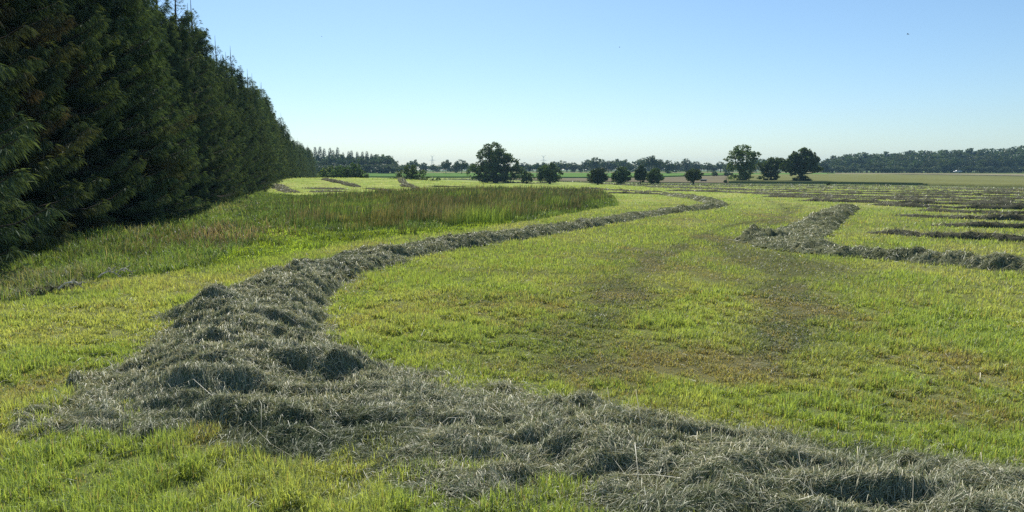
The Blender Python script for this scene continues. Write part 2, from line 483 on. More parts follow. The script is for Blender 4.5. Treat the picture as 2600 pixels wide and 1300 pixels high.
# ------------------------------------------------------------------ blades
def blades(Pb, L, Wd, az, lean, c0, c1, two=True, curve=.5, cmix=.5):
    """Pb (n,3); returns vertices, triangles, colours"""
    n = len(Pb)
    d = np.stack([np.cos(az), np.sin(az), np.zeros(n)], -1)
    wa = az + np.pi / 2 + rng.uniform(-.7, .7, n)
    w = np.stack([np.cos(wa), np.sin(wa), np.zeros(n)], -1) * Wd[:, None] * .5
    up = np.array([0, 0, 1.0])
    tip = Pb + d * (L * np.sin(lean))[:, None] + up * (L * np.cos(lean))[:, None]
    if two:
        l2 = lean * curve
        mid = Pb + d * (.55 * L * np.sin(l2))[:, None] + up * (.55 * L * np.cos(l2))[:, None]
        V = np.stack([Pb - w, Pb + w, mid + w * .8, mid - w * .8, tip], 1).reshape(-1, 3)
        k = np.arange(n)[:, None] * 5
        Fc = np.concatenate([k + [0, 1, 2], k + [0, 2, 3], k + [3, 2, 4]])
        cm = c0 * (1 - cmix) + c1 * cmix
        C = np.stack([c0, c0, cm, cm, c1], 1).reshape(-1, 3)
    else:
        V = np.stack([Pb - w, Pb + w, tip], 1).reshape(-1, 3)
        k = np.arange(n)[:, None] * 3
        Fc = k + np.array([0, 1, 2]); C = np.stack([c0, c0, c1], 1).reshape(-1, 3)
    return V, Fc, C

def scatter(r0, r1, dens, azlim=R(44)):
    """random points in a wedge; dens(r) per square metre"""
    edges = np.geomspace(r0, r1, 60); X = []; Y = []
    for a, b in zip(edges[:-1], edges[1:]):
        n = rng.poisson(dens((a + b) / 2) * azlim * (b * b - a * a))
        r = np.sqrt(rng.uniform(a * a, b * b, n)); t = rng.uniform(-azlim, azlim, n)
        X.append(np.sin(t) * r); Y.append(np.cos(t) * r)
    return np.concatenate(X), np.concatenate(Y)

FP = 739.0                                   # focal length in pixels of the scored frame
def build_grass():
    acc = Acc()
    for (r0, r1, cap, K, two) in ((2.4, 11, 9500, 4.0, True), (11, 34, 4000, 3.4, False), (34, 175, 500, 2.6, False)):
        def dens(r): return min(cap, max(K * FP * FP * EYE / r ** 3, 2.0 if r < 120 else 1.2))
        x, y = scatter(r0, r1, dens, R(58 if r0 < 5 else 46))
        hz = inpoly(x, y, ZONE)
        ok = mown(x, y) & (~hz) & (x > -6.3 - .253 * y)
        x, y = x[ok], y[ok]
        c, br, dl = turf(x, y)
        hm = hay_main(x, y) if r0 < 60 else np.zeros_like(x)
        hr = hay_right(x, y) if r0 < 60 else np.zeros_like(x)
        hh = np.maximum(hm, hr)
        cl = fbm(x * 5, y * 5, 120, 2)
        hj = hh if r0 > 30 else np.maximum(hay_main(x + rng.normal(0, .06, len(x)), y + rng.normal(0, .06, len(x))), hr)
        keep = (hj < .014 + .05 * rng.random(len(x)) ** 1.6) & (rng.random(len(x)) < .3 + 1.5 * np.clip((.45 * fbm(x * 4.4, y * 4.4, 138, 2) + .55 * fbm(x * 9, y * 9, 137, 2) - .36) * 4.5, 0, 1))
        x, y, c, br, dl, cl = x[keep], y[keep], c[keep], br[keep], dl[keep], cl[keep]
        n = len(x); r = np.hypot(x, y)
        lush = np.clip((fbm(x * 1.1, y * 1.1, 130, 3) - .5) * 4, 0, 1)
        mid_ = fbm(x * 2.2, y * 2.2, 131, 3)
        tus = np.clip((.45 * fbm(x * 4.4, y * 4.4, 138, 2) + .55 * fbm(x * 9, y * 9, 137, 2) - .36) * 4.5, 0, 1)
        L = (.028 + .045 * rng.random(n)) * (.34 + 1.1 * tus) * (.75 + .5 * mid_) * (1 - .35 * br) * (1 - .4 * dl) * (1 + .5 * lush)
        fg = np.exp(-((x + 1.3) / 1.6) ** 2 - ((y - 3.7) / .8) ** 2)      # longer tussocks by the near heap
        L = L * (1 + .5 * fg)
        L = np.maximum(L, .0011 * r)
        Wd = np.maximum(.0035 + .002 * rng.random(n), r / FP * .75 * rng.uniform(.6, 1.3, n))
        az = rng.uniform(0, 2 * np.pi, n); lean = np.abs(rng.normal(.45, .4, n)) + .4 * dl
        v = rng.uniform(.7, 1.25, n)[:, None]
        dry = (rng.random(n) < .06 + .3 * br)[:, None]
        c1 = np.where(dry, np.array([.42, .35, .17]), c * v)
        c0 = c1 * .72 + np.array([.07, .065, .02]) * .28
        z = terr(x, y) - .012
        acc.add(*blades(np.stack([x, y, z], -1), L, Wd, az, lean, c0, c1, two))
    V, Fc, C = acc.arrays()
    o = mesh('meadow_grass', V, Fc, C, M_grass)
    tag(o, 'short mown yellow green grass covering the meadow', 'grass', kind='stuff')
    print('grass tris', len(Fc))
build_grass()

def build_tall():
    # verge of uncut grass and weeds along the trees
    def zone_pts(r0, r1, K, cap):
        return scatter(r0, r1, lambda r: min(cap, max(K * FP * FP * EYE / r ** 3, 3.0)))
    x, y = zone_pts(7, 95, 2.8, 900)
    ok = inpoly(x, y, ZONE); x, y = x[ok], y[ok]
    rd = inpoly(x + 3.0 * (fbm(x * .8, y * .8, 201) - .5), y + 6.0 * (fbm(x * .7, y * .5, 202) - .5), REED)
    # verge
    m = (~rd) | (rng.random(len(x)) < .45); xv, yv = x[m], y[m]; n = len(xv); r = np.hypot(xv, yv)
    low = inpoly(xv, yv, LOW)
    edge = xv + 5.35 + .253 * yv              # metres to the right of the tree foot line
    n1 = fbm(xv * .5, yv * .3, 211, 3); n2 = fbm(xv * 2, yv * 1.5, 212, 3)
    n3 = fbm(xv * 1.6, yv * 1.1, 213, 2)
    hgt = np.where(low, .05 + .16 * np.clip((n2 - .5) * 5, 0, 1), .10 + .08 * n1 + .18 * np.clip((n3 - .5) * 4, 0, 1))
    hgt = hgt * np.where(yv > 40, .8, 1)
    L = hgt * rng.uniform(.45, 1.15, n)
    L = np.maximum(L, .0011 * r)
    Wd = np.maximum(.005, r / FP * .6 * rng.uniform(.6, 1.3, n))
    G = np.array([.10, .18, .06]); Y = np.array([.24, .33, .09]); T = np.array([.34, .29, .20]); DK = np.array([.045, .09, .035])
    c = G * (1 - n1[:, None]) + Y * n1[:, None]
    c = np.where(low[:, None], np.array([.40, .54, .08]) * (.75 + .5 * n2[:, None]), c)
    dk = np.clip((n2 - .55) * 5, 0, 1)[:, None]; c = c * (1 - dk * .7) + DK * dk * .7
    seed = (rng.random(n) < .10 + .5 * np.exp(-((edge - .8) / 1.1) ** 2) * (fbm(xv * .4, yv * .2, 222) > .47)) & ~low
    bx, by = P(570, 600); brush = np.exp(-((xv - bx) / 1.6) ** 2 - ((yv - by) / 3.2) ** 2) * (fbm(xv * 1.5, yv, 223, 2) + .3)
    bs = rng.random(n) < .8 * brush
    seed = seed | bs; L = L * (1 + .9 * brush)
    c = np.where(bs[:, None], np.array([.15, .11, .075]), c)
    ctip = np.where(seed[:, None], T, c)
    L = np.where(seed, L * 1.05, L)
    v = (rng.uniform(.6, 1.3, n) * (.3 + 1.4 * fbm(xv * 1.3, yv * .8, 217, 3)))[:, None]
    az = rng.uniform(0, 2 * np.pi, n); lean = np.abs(rng.normal(.65, .4, n))
    z = terr(xv, yv) - .01
    acc = Acc(); acc.add(*blades(np.stack([xv, yv, z], -1), L, Wd, az, lean, c * v * .8, ctip * v, True))
    V, Fc, C = acc.arrays()
    tag(mesh('verge_grass', V, Fc, C, M_tall), 'uncut rough green grass and weeds along the foot of the spruces', 'tall grass', kind='stuff')
    # rushes
    x, y = zone_pts(15, 95, 3.6, 900)
    ok = inpoly(x + 3.0 * (fbm(x * .8, y * .8, 201) - .5), y + 6.0 * (fbm(x * .7, y * .5, 202) - .5), REED) & inpoly(x, y, ZONE)
    x, y = x[ok], y[ok]; n = len(x); r = np.hypot(x, y)
    n1 = fbm(x * .35, y * .25, 231, 3); n2 = fbm(x * 1.3, y * .9, 232, 3)
    lf = np.clip((x / np.maximum(y, 1) + .33) / .16, 0.12, 1)
    keep = rng.random(n) < (.35 + 1.3 * n2) * lf * np.where(lf < .9, np.clip((fbm(x * .9, y * .6, 239, 2) - .3) * 4, .1, 1), 1)
    x, y, r, n1, n2 = x[keep], y[keep], r[keep], n1[keep], n2[keep]; n = len(x)
    n5 = fbm(x * 1.2, y * .8, 236, 3); L = (.20 + .42 * np.clip((fbm(x * .7, y * .5, 237, 3) - .3) * 2, 0, 1)) * (.6 + .8 * n5) * rng.uniform(.6, 1.15, n)
    Wd = np.maximum(.006, r / FP * .5 * rng.uniform(.6, 1.2, n))
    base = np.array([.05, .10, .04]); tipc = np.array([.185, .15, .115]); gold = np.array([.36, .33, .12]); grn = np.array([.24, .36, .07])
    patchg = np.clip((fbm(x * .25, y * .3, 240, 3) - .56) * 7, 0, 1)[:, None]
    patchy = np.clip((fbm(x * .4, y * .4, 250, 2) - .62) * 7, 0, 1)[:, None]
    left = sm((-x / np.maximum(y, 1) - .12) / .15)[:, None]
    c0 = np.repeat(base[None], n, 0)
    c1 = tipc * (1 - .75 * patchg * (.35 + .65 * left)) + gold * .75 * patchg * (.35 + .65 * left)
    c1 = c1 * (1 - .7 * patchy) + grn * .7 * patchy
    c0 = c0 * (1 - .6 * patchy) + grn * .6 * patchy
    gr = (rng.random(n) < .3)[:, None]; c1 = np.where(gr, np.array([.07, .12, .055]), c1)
    v = (rng.uniform(.6, 1.35, n) * (.3 + 1.4 * n5))[:, None]
    az = rng.normal(.3, 1.2, n); lean = np.abs(rng.normal(.22, .2, n))
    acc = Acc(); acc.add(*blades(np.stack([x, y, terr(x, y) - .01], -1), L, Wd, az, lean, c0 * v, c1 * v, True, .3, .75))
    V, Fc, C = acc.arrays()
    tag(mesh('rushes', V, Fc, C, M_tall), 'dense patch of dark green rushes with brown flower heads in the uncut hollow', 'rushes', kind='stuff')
    print('tall tris', len(Fc))
LOW = poly([(520, 682), (700, 655), (760, 640), (900, 612), (1000, 600), (1100, 592), (1200, 580), (1300, 566), (1300, 560), (1100, 580), (960, 584), (850, 588), (760, 585), (690, 580), (640, 620), (560, 655)])
build_tall()

# ------------------------------------------------------------------ hay
HC = np.array([[.42, .41, .27], [.29, .31, .18], [.60, .57, .40], [.10, .13, .06], [.18, .23, .10]])
HP = np.array([.30, .27, .16, .13, .14])
def strands(x, y, zfun, r, Lm=(.04, .13), lift=.011, seed=300, wide=1.0, green=0.0):
    """stalks lying on a heap, combed in locally shared directions; three-point ribbons"""
    n = len(x)
    flow = fbm(x * 1.3, y * 1.3, seed, 3) * 4 * np.pi + rng.normal(0, .75, n)
    L = rng.uniform(*Lm, n) * (.7 + .6 * rng.random(n)); L = np.maximum(L, .004 * r)
    Wd = np.maximum(rng.uniform(.0018, .0034, n), r / FP * .42 * rng.uniform(.5, 1.2, n)) * wide
    dx, dy = np.cos(flow), np.sin(flow)
    bend = rng.normal(0, .25, n)
    pts = []
    lo = rng.uniform(-.2, 1, n) * lift
    up1, up2 = rng.exponential(lift * 1.2, n), rng.exponential(lift * 1.0, n)
    for t, u in ((-.5, lo), (0, lo + up1), (.5, lo + up2 * (rng.random(n) < .8))):
        ox = x + dx * L * t - dy * bend * L * (t * t); oy = y + dy * L * t + dx * bend * L * (t * t)
        pts.append(np.stack([ox, oy, zfun(ox, oy) + u], -1))
    tw = rng.uniform(-1.2, 1.2, n)
    w = np.stack([-dy * np.cos(tw), dx * np.cos(tw), np.sin(tw)], -1) * Wd[:, None] * .5
    a, b, c = pts
    V = np.stack([a - w, a + w, b + w, b - w, c + w * .6, c - w * .6], 1).reshape(-1, 3)
    k = np.arange(n)[:, None] * 6
    Fc = np.concatenate([k + [0, 1, 2], k + [0, 2, 3], k + [3, 2, 4], k + [3, 4, 5]])
    ci = HC[rng.choice(5, n, p=HP)] * rng.uniform(.7, 1.25, n)[:, None]
    gp = np.clip((fbm(x * .9, y * .9, seed + 9, 3) - .5) * 4, 0, 1)[:, None]
    ci = ci * (1 - .7 * gp) + np.array([.10, .135, .055]) * .7 * gp
    C = np.repeat(ci, 6, 0)
    return V, Fc, C

def heap_mesh(name, hfun, r0, r1, daz, ratio, seed, a0=-44, a1=44, K=5.5, cap=15000):
    az = np.radians(np.arange(a0, a1, daz)); rr = np.geomspace(r0, r1, int(math.log(r1 / r0) / math.log(ratio)))
    A, Q = np.meshgrid(az, rr); X = np.sin(A) * Q; Y = np.cos(A) * Q
    h0 = hfun(X.ravel(), Y.ravel()).reshape(X.shape)
    H = rough(X, Y, h0, seed)
    Z = terr(X, Y) + H
    m = h0 > .022 + .02 * fbm(X * 5, Y * 5, seed + 33, 2)
    na = len(az)
    cell = m[:-1, :-1] | m[1:, :-1] | m[:-1, 1:] | m[1:, 1:]
    i, j = np.nonzero(cell)
    a = i * na + j
    Fq = np.stack([a, a + na, a + na + 1, a + 1], -1)
    used = np.unique(Fq); remap = np.full(X.size, -1); remap[used] = np.arange(len(used))
    V = np.stack([X, Y, Z], -1).reshape(-1, 3)[used]; Fq = remap[Fq]
    Ft = np.concatenate([Fq[:, [0, 1, 2]], Fq[:, [0, 2, 3]]])
    base = np.array([.14, .15, .085]) * (.7 + .6 * fbm(V[:, 0] * 3, V[:, 1] * 3, seed + 3)[:, None])
    acc = Acc(); acc.add(V, Ft, base); nbed = len(Ft)
    def zf(x, y):
        return np.maximum(terr(x, y) + .004, terr(x, y) + rough(x, y, hfun(x, y), seed))
    # stalks
    x, y = scatter(r0, r1, lambda r: min(cap, max(K * FP * FP * EYE / r ** 3, 4)), R(a1))
    ok = np.degrees(np.arctan2(x, y)) > a0; x, y = x[ok], y[ok]
    jit = .15 if r0 < 5 else .09
    hh = .5 * hfun(x, y) + .5 * hfun(x + rng.normal(0, jit, len(x)), y + rng.normal(0, jit, len(x))); ok = (hh > .004) & (rng.random(len(x)) < np.clip(hh / .06, .1, 1)); x, y = x[ok], y[ok]
    acc.add(*strands(x, y, zf, np.hypot(x, y), seed=seed + 5))
    # stray stalks on the turf around it
    x, y = scatter(r0, min(r1, 20), lambda r: min(45, K * 3000 / r ** 3), R(a1))
    hh = dist_any(x, y); ok = (hh <= .02) & (rng.random(len(x)) < .9); x, y = x[ok], y[ok]
    if seed == 1: acc.add(*strands(x, y, lambda a, b: terr(a, b) + .018, np.hypot(x, y), seed=seed + 6))
    # a few long pale stems on top
    x, y = scatter(r0, min(r1, 12), lambda r: min(22, 400 / r ** 2), R(a1)); hh = hfun(x, y); ok = hh > .06; x, y = x[ok], y[ok]
    if len(x):
        V2, F2, C2 = strands(x, y, zf, np.hypot(x, y), (.2, .42), .035, seed + 8, 1.0); acc.add(V2, F2, C2 * 0 + np.array([.55, .52, .38]))
    V, Fc, C = acc.arrays()
    print(name, len(Fc))
    return mesh(name, V, Fc, C, M_hay, mat2=M_haybed, n2=nbed)

def dist_any(x, y): return np.maximum(hay_main(x, y), hay_right(x, y))
o = heap_mesh('hay_windrow', hay_main, 2.3, 62, .14, 1.006, 1)
tag(o, 'long winding hay windrow running from the right foreground past heaps to a curled tip', 'hay windrow')
o = heap_mesh('hay_windrow', hay_right, 9, 42, .10, 1.006, 2, a0=14, a1=46, K=3.2)
tag(o, 'thick hay windrow at the right edge, bending back at a high heap', 'hay windrow')

# straight rows farther out, each its own ribbon of lumps with stalks
def row(pts, w, h, label, seed, group='hay windrows drying in rows on the right side of the field', name='hay_windrow', broken=0.0):
    if seed in (17, 18, 21, 22, 24, 25, 26, 27, 19, 20): h = .115; w = w * (.95 if seed in (17, 18) else .72)
    else: w = w * .8; h = h * .9
    c = spline([p for p in line([(a, b, w, h) for a, b in pts])], .16)
    n = len(c); t = np.gradient(c[:, :2], axis=0); t /= np.linalg.norm(t, axis=1)[:, None] + 1e-9
    nn = np.stack([-t[:, 1], t[:, 0]], -1)
    s = np.r_[0, np.cumsum(np.hypot(*np.diff(c[:, :2], axis=0).T))]
    wob = (fbm(s * .5, s * 0 + seed, seed, 3) - .5) * .5
    amp = .45 + 1.1 * fbm(s * .8, s * 0 + 3 * seed, seed + 1, 3)
    if broken > 0:
        amp = amp * np.clip((fbm(s * .25, s * 0 + 5 * seed, seed + 2, 2) - broken) * 6, 0.03, 1)
    u = np.linspace(-1, 1, 15)
    ww = w * (.75 + .5 * fbm(s * .6, s * 0 + 7, seed + 3, 2))
    X = c[:, 0][:, None] + nn[:, 0][:, None] * (u[None] * ww[:, None] + wob[:, None]); Y = c[:, 1][:, None] + nn[:, 1][:, None] * (u[None] * ww[:, None] + wob[:, None])
    prof = np.clip(1 - u ** 2, 0, 1) ** .75
    edge_ = u[None] ** 2 * np.clip(fbm(X * 3.2, Y * 3.2, seed + 24, 3) - .35, 0, 1) * .22
    lum = .5 * fbm(X * 1.7, Y * 1.7, seed + 4, 3) + .5 * fbm(X * 4.5, Y * 4.5, seed + 14, 3)
    endt = np.clip(np.minimum(s, s[-1] - s) / .8, 0, 1)
    Z = terr(X, Y) + h * prof[None] * (amp * endt)[:, None] * (.25 + 1.5 * lum) + .05 * prof[None] ** .5 * (fbm(X * 9, Y * 9, seed + 5, 2) - .5) - .004 - edge_ * min(1, h * 5)
    V = np.stack([X, Y, Z], -1).reshape(-1, 3)
    k = len(u); i = np.arange(n - 1)[:, None] * k; j = np.arange(k - 1)[None]
    Fq = np.stack([i + j, i + j + 1, i + k + j + 1, i + k + j], -1).reshape(-1, 4)
    Ft = np.concatenate([Fq[:, [0, 1, 2]], Fq[:, [0, 2, 3]]])
    r = np.hypot(V[:, 0], V[:, 1])
    base = np.array([.115, .115, .08]) * (.4 + 1.0 * fbm(V[:, 0] * 4, V[:, 1] * 4, seed + 6, 2)[:, None])
    acc = Acc(); acc.add(V, Ft, base); nbed = len(Ft)
    # stalk tufts sitting on the ribbon
    rc = np.hypot(c[:, 0], c[:, 1]); dn = np.minimum(np.maximum(4.5 * FP * FP * EYE / rc ** 3, 14), 1200)
    ds = np.gradient(s) * 2 * w * dn; cnt = int(min(90000, ds.sum()))
    si = np.minimum(rng.choice(n, cnt, p=ds / ds.sum()), n - 2); ui = rng.uniform(1, k - 2.001, cnt); u0 = ui.astype(int); f = ui - u0
    Zg = Z; x = X[si, u0] * (1 - f) + X[si, u0 + 1] * f; y = Y[si, u0] * (1 - f) + Y[si, u0 + 1] * f; z = Zg[si, u0] * (1 - f) + Zg[si, u0 + 1] * f
    rr = np.hypot(x, y); L = np.maximum(rng.uniform(.08, .2, cnt), .003 * rr); W_ = np.maximum(.004, rr / FP * .6 * rng.uniform(.5, 1.2, cnt))
    az = rng.uniform(0, 2 * np.pi, cnt); lean = rng.uniform(.6, 1.5, cnt)
    cc = HC[rng.choice(5, cnt, p=HP)] * rng.uniform(.7, 1.2, cnt)[:, None]
    acc.add(*blades(np.stack([x, y, z], -1), L, W_, az, lean, cc * .8, cc, False))
    V, Fc, C = acc.arrays()
    o = mesh(name, V, Fc, C, M_hay, mat2=M_haybed, n2=nbed)
    tag(o, label, 'hay windrow', group)

row([(2200, 590), (2294, 595), (2416, 602), (2504, 606), (2600, 612), (2800, 624)], 0.34, 0.14, 'thin broken hay windrow just above the thick right-hand windrow', 11, broken=.3)
row([(2350, 572), (2451, 574.5), (2600, 578), (2800, 584)], 0.34, 0.14, 'short dark hay windrow at the right edge, second above the thick bending one', 12, broken=.25)
row([(2262, 547), (2364, 551), (2504, 556), (2600, 559), (2800, 565)], 0.36, 0.15, 'hay windrow at the right edge, third above the thick bending one', 13)
row([(2330, 534), (2434, 539), (2600, 544), (2800, 549)], 0.34, 0.15, 'hay windrow at the right edge, fourth above the thick bending one', 14, broken=.2)
row([(2212, 520), (2329, 525), (2434, 528), (2600, 531), (2800, 535)], 0.40, 0.16, 'hay windrow right of the bent windrow tip, fifth above the thick one', 15)
row([(2030, 509), (2154, 513), (2329, 517), (2600, 521), (2800, 524)], 0.44, 0.16, 'hay windrow passing just behind the tip of the bent right-hand windrow', 16)
row([(1940, 499), (2119, 503), (2329, 508.5), (2600, 513), (2800, 516)], 0.64, 0.16, 'wide hay windrow behind the mown turn, right part of the field', 17)
row([(1700, 484), (1840, 488), (2014, 495), (2224, 500), (2600, 506), (2800, 509)], 0.96, 0.16, 'widest grey hay windrow sweeping behind the mown turn to the right edge', 18)
row([(1477, 478), (1588, 484.5), (1681, 488)], 0.64, 0.15, 'hay windrow running from behind the rushes to the curled windrow tip', 19)
row([(1540, 490), (1610, 491.5), (1690, 494)], 0.40, 0.13, 'short hay windrow leading from the right end of the rushes into the curl', 20)
row([(1640, 475), (1760, 479), (1900, 484), (2014, 487.5), (2224, 493), (2600, 499), (2800, 501)], 0.60, 0.16, 'hay windrow next behind the widest grey one, ending at right edge', 21)
row([(1263, 455.6), (1413, 461), (1490, 464), (1607, 471.5), (1700, 475), (1850, 480), (2050, 484), (2300, 489), (2600, 494), (2800, 496)], 0.56, 0.17, 'longest hay windrow, from under the big oak all the way to the right edge', 22)
row([(1125, 455.6), (1188, 457), (1258, 461.5), (1335, 465.5), (1413, 464)], 0.56, 0.20, 'dark hay windrow on the rise in front of the big oak', 23, group='hay windrows on the rise behind the rushes')
row([(1500, 466), (1650, 469.5), (1842, 474), (2050, 478.5), (2300, 484), (2600, 489.5), (2800, 492)], 0.48, 0.15, 'hay windrow in the back of the field, fourth from the far edge', 24)
row([(1580, 466.8), (1782, 470), (2000, 474), (2300, 479.5), (2600, 485.5), (2800, 489)], 0.48, 0.15, 'hay windrow in the back of the field, third from the far edge', 25)
row([(1700, 468.2), (1900, 470.3), (2100, 472.8), (2350, 477), (2600, 482.5), (2800, 486)], 0.44, 0.14, 'hay windrow in the back of the field, second from the far edge', 26)
row([(1850, 469.2), (2100, 470.6), (2350, 474.7), (2600, 479.8)], 0.40, 0.13, 'faint hay windrow along the far edge of the mown field', 27, broken=.2)
GL = 'hay windrows on the rise behind the rushes'
row([(826, 456), (845, 461), (870, 466), (910, 475)], 0.60, 0.24, 'hay windrow with a grey heap at its end on the rise near the spruces', 31, group=GL)
row([(925, 478), (950, 480.5), (993, 486)], 0.40, 0.12, 'low broken hay remnant on the rise just above the rushes', 32, group=GL, broken=.3)
row([(1009, 452.2), (1022, 460), (1038, 471), (1056, 481)], 0.60, 0.17, 'hay windrow running straight down the rise below the lone round bush', 33, group=GL)
row([(1085, 474), (1188, 474)], 0.28, 0.12, 'small broken hay streak above the middle of the rushes', 34, group=GL, broken=.3)
row([(703, 469), (708, 475), (722, 482), (745, 489)], .9, .12, 'thin pale hay strip on the rise beside the last near spruces', 35, group=GL)
row([(780, 477), (830, 480), (880, 480.5)], 1.3, .12, 'loose grey hay scatter on the rise, between the spruces and the heap', 37, group=GL, broken=.2)
row([(790, 488), (840, 486), (870, 487)], 1.0, .12, 'lowest loose hay scatter on the rise, touching the rushes', 38, group=GL, broken=.2)
row([(-60, 765), (10, 752), (90, 742), (180, 727), (240, 716)], 0.18, 0.06, 'pale straw litter lying along the verge edge at far left', 36, group=None, name='straw_litter')

# ------------------------------------------------------------------ spruces
def spruce_mesh(seed, H, Rb, nw, per, dense, tw=1.0, brown=0.0, low=.012):
    g = np.random.default_rng(seed)
    wood = Acc()
    hs = np.linspace(0, H * .985, 14)
    lean = g.normal(0, .04, 2)
    tr = np.stack([lean[0] * (hs / H) ** 2 * H * .3, lean[1] * (hs / H) ** 2 * H * .3, hs], -1)
    tr2 = np.vstack([tr, tr[-1] + [0, 0, H * .075]])
    tubes(wood, tr2, np.r_[.16 * (H / 10) * (1 - hs / H) ** .8 + .016, .007], 7)
    T0 = []; TD = []; TL = []; TT = []; TB = []
    zz = np.concatenate([np.linspace(low * H, H * .86, nw), np.linspace(H * .875, H * .965, 5)])
    for zi, z0 in enumerate(zz):
        f = z0 / H
        top = f > .87
        nb = per if not top else 5
        for b in range(nb):
            z = z0 + g.uniform(-.5, .5) * (H / nw if not top else .05)
            phi = g.uniform(0, 2 * np.pi) if not top else b / nb * 6.28 + zi
            prof = (1 - f) ** .8 * (1 - .06 * math.exp(-((f) / .05) ** 2))
            Lb = (Rb * prof * g.uniform(.72, 1.12) + .12) if not top else min((H * .985 - z0) * .6 + .1, Rb * (1 - f) ** .8 * 1.05 + .04)
            el = R(-24 + 62 * f + g.normal(0, 7))
            if top: el = R(38 + g.normal(0, 8))
            n = 7; t = np.linspace(0, 1, n)
            out = np.array([math.cos(phi), math.sin(phi), 0])
            base = np.array([np.interp(z, hs, tr[:, 0]), np.interp(z, hs, tr[:, 1]), z])
            sag = -.22 * Lb * np.sin(t * 2.4) * (1 - f) + .10 * Lb * t ** 3 * 2
            pts = base[None] + out[None] * (Lb * math.cos(el) * t)[:, None] + np.array([0, 0, 1.0])[None] * (Lb * math.sin(el) * t + sag)[:, None]
            tubes(wood, pts, (.028 * (Lb / 2.5) + .006) * (1 - t * .85), 4)
            # side twigs with hanging sprays
            m = int(max(3, Lb * dense)) if not top else 4
            tt = g.uniform(.12 if not top else .2, 1, m) ** .8
            pp = np.stack([np.interp(tt, t, pts[:, q]) for q in range(3)], -1)
            side = np.where(g.random(m) < .5, 1, -1)
            ang = phi + side * g.uniform(.35, 1.25, m)
            sl = (.16 + .42 * (1 - tt) * min(1.4, Lb / 2.0)) * g.uniform(.6, 1.2, m)
            k = (8 if tw < 1.05 else 6 if tw < 1.5 else 4) if not top else 3
            for q in range(k):
                w = (q + g.random(m)) / k
                o = pp + np.stack([np.cos(ang) * sl * w, np.sin(ang) * sl * w, -.25 * sl * w], -1)
                mix = g.random(m)
                dn = (.95 if not top else -.4)
                dd = np.stack([np.cos(ang) * .7, np.sin(ang) * .7, -dn * (.25 + 1.15 * mix)], -1) + g.normal(0, .18, (m, 3))
                if f > .6: dd[:, 2] += .9 * (f - .6) * 2
                T0.append(o); TD.append(dd); TL.append(g.uniform(.08, .18, m) * tw * (1 if not top else .45)); TT.append(tt * (.4 + .6 * w))
                TB.append(np.full(m, phi + z * 2.7))
            # spray at the tip
            m2 = 5; dd = out[None] * 1.0 + g.normal(0, .35, (m2, 3)); T0.append(np.repeat(pts[-1][None], m2, 0) - out[None] * .05); TD.append(dd); TL.append(g.uniform(.12, .2, m2) * tw); TT.append(np.ones(m2)); TB.append(np.full(m2, phi))
    O = np.vstack(T0); D = np.vstack(TD); D /= np.linalg.norm(D, axis=1)[:, None]; L = np.concatenate(TL); T = np.concatenate(TT); B = np.concatenate(TB)
    n = len(O)
    wv = np.cross(D, g.normal(0, 1, (n, 3))); wv /= np.linalg.norm(wv, axis=1)[:, None] + 1e-9
    wd = (g.uniform(.008, .015, n) * tw * np.minimum(1, L / (.2 * tw))) [:, None] * wv
    mid = O + D * (L * .35)[:, None]; tip = O + D * L[:, None] - np.array([0, 0, 1.0]) * (L * .18)[:, None]
    V = np.stack([O, mid + wd, tip, mid - wd], 1).reshape(-1, 3)
    k = np.arange(n)[:, None] * 4
    Fc = np.concatenate([k + [0, 1, 2], k + [0, 2, 3]])
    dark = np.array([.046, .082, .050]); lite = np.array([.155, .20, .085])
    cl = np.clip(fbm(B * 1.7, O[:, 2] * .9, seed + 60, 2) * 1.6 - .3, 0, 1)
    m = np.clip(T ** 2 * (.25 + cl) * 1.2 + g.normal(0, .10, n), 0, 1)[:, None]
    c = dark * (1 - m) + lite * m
    if brown > 0:
        bm_ = np.clip((fbm(B * .8 + 5, O[:, 2] * .55, seed + 61, 2) - .66 + brown * .40 + (1.3 * (O[:, 2] / H - .5) if brown > .5 else 0)) * 3, 0, .85)[:, None]
        c = c * (1 - bm_) + np.array([.135, .098, .062]) * bm_ * g.uniform(.6, 1.2, n)[:, None]
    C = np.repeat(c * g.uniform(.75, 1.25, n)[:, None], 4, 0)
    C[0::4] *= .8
    return (V, Fc, C), wood.arrays()[:2]

def make_tree(name, crown, wood, leafm, barkm, crown_name='crown'):
    t = empty(name)
    mesh('trunk', wood[0], wood[1], None, barkm, t, smooth=True)
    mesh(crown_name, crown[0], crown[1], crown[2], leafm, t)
    return t

def place(root, used, loc, rz, s, label, cat, group):
    """first use moves the original, later ones copy it with its parts"""
    if used[0]:
        r = root.copy(); COL.objects.link(r)
        for ch in root.children:
            c = ch.copy(); COL.objects.link(c); c.parent = r
    else:
        r = root; used[0] = True
    r.location = loc; r.rotation_euler = (0, 0, rz); r.scale = s
    for k in ('label', 'category', 'group'):
        if k in r: del r[k]
    tag(r, label, cat, group)
    return r

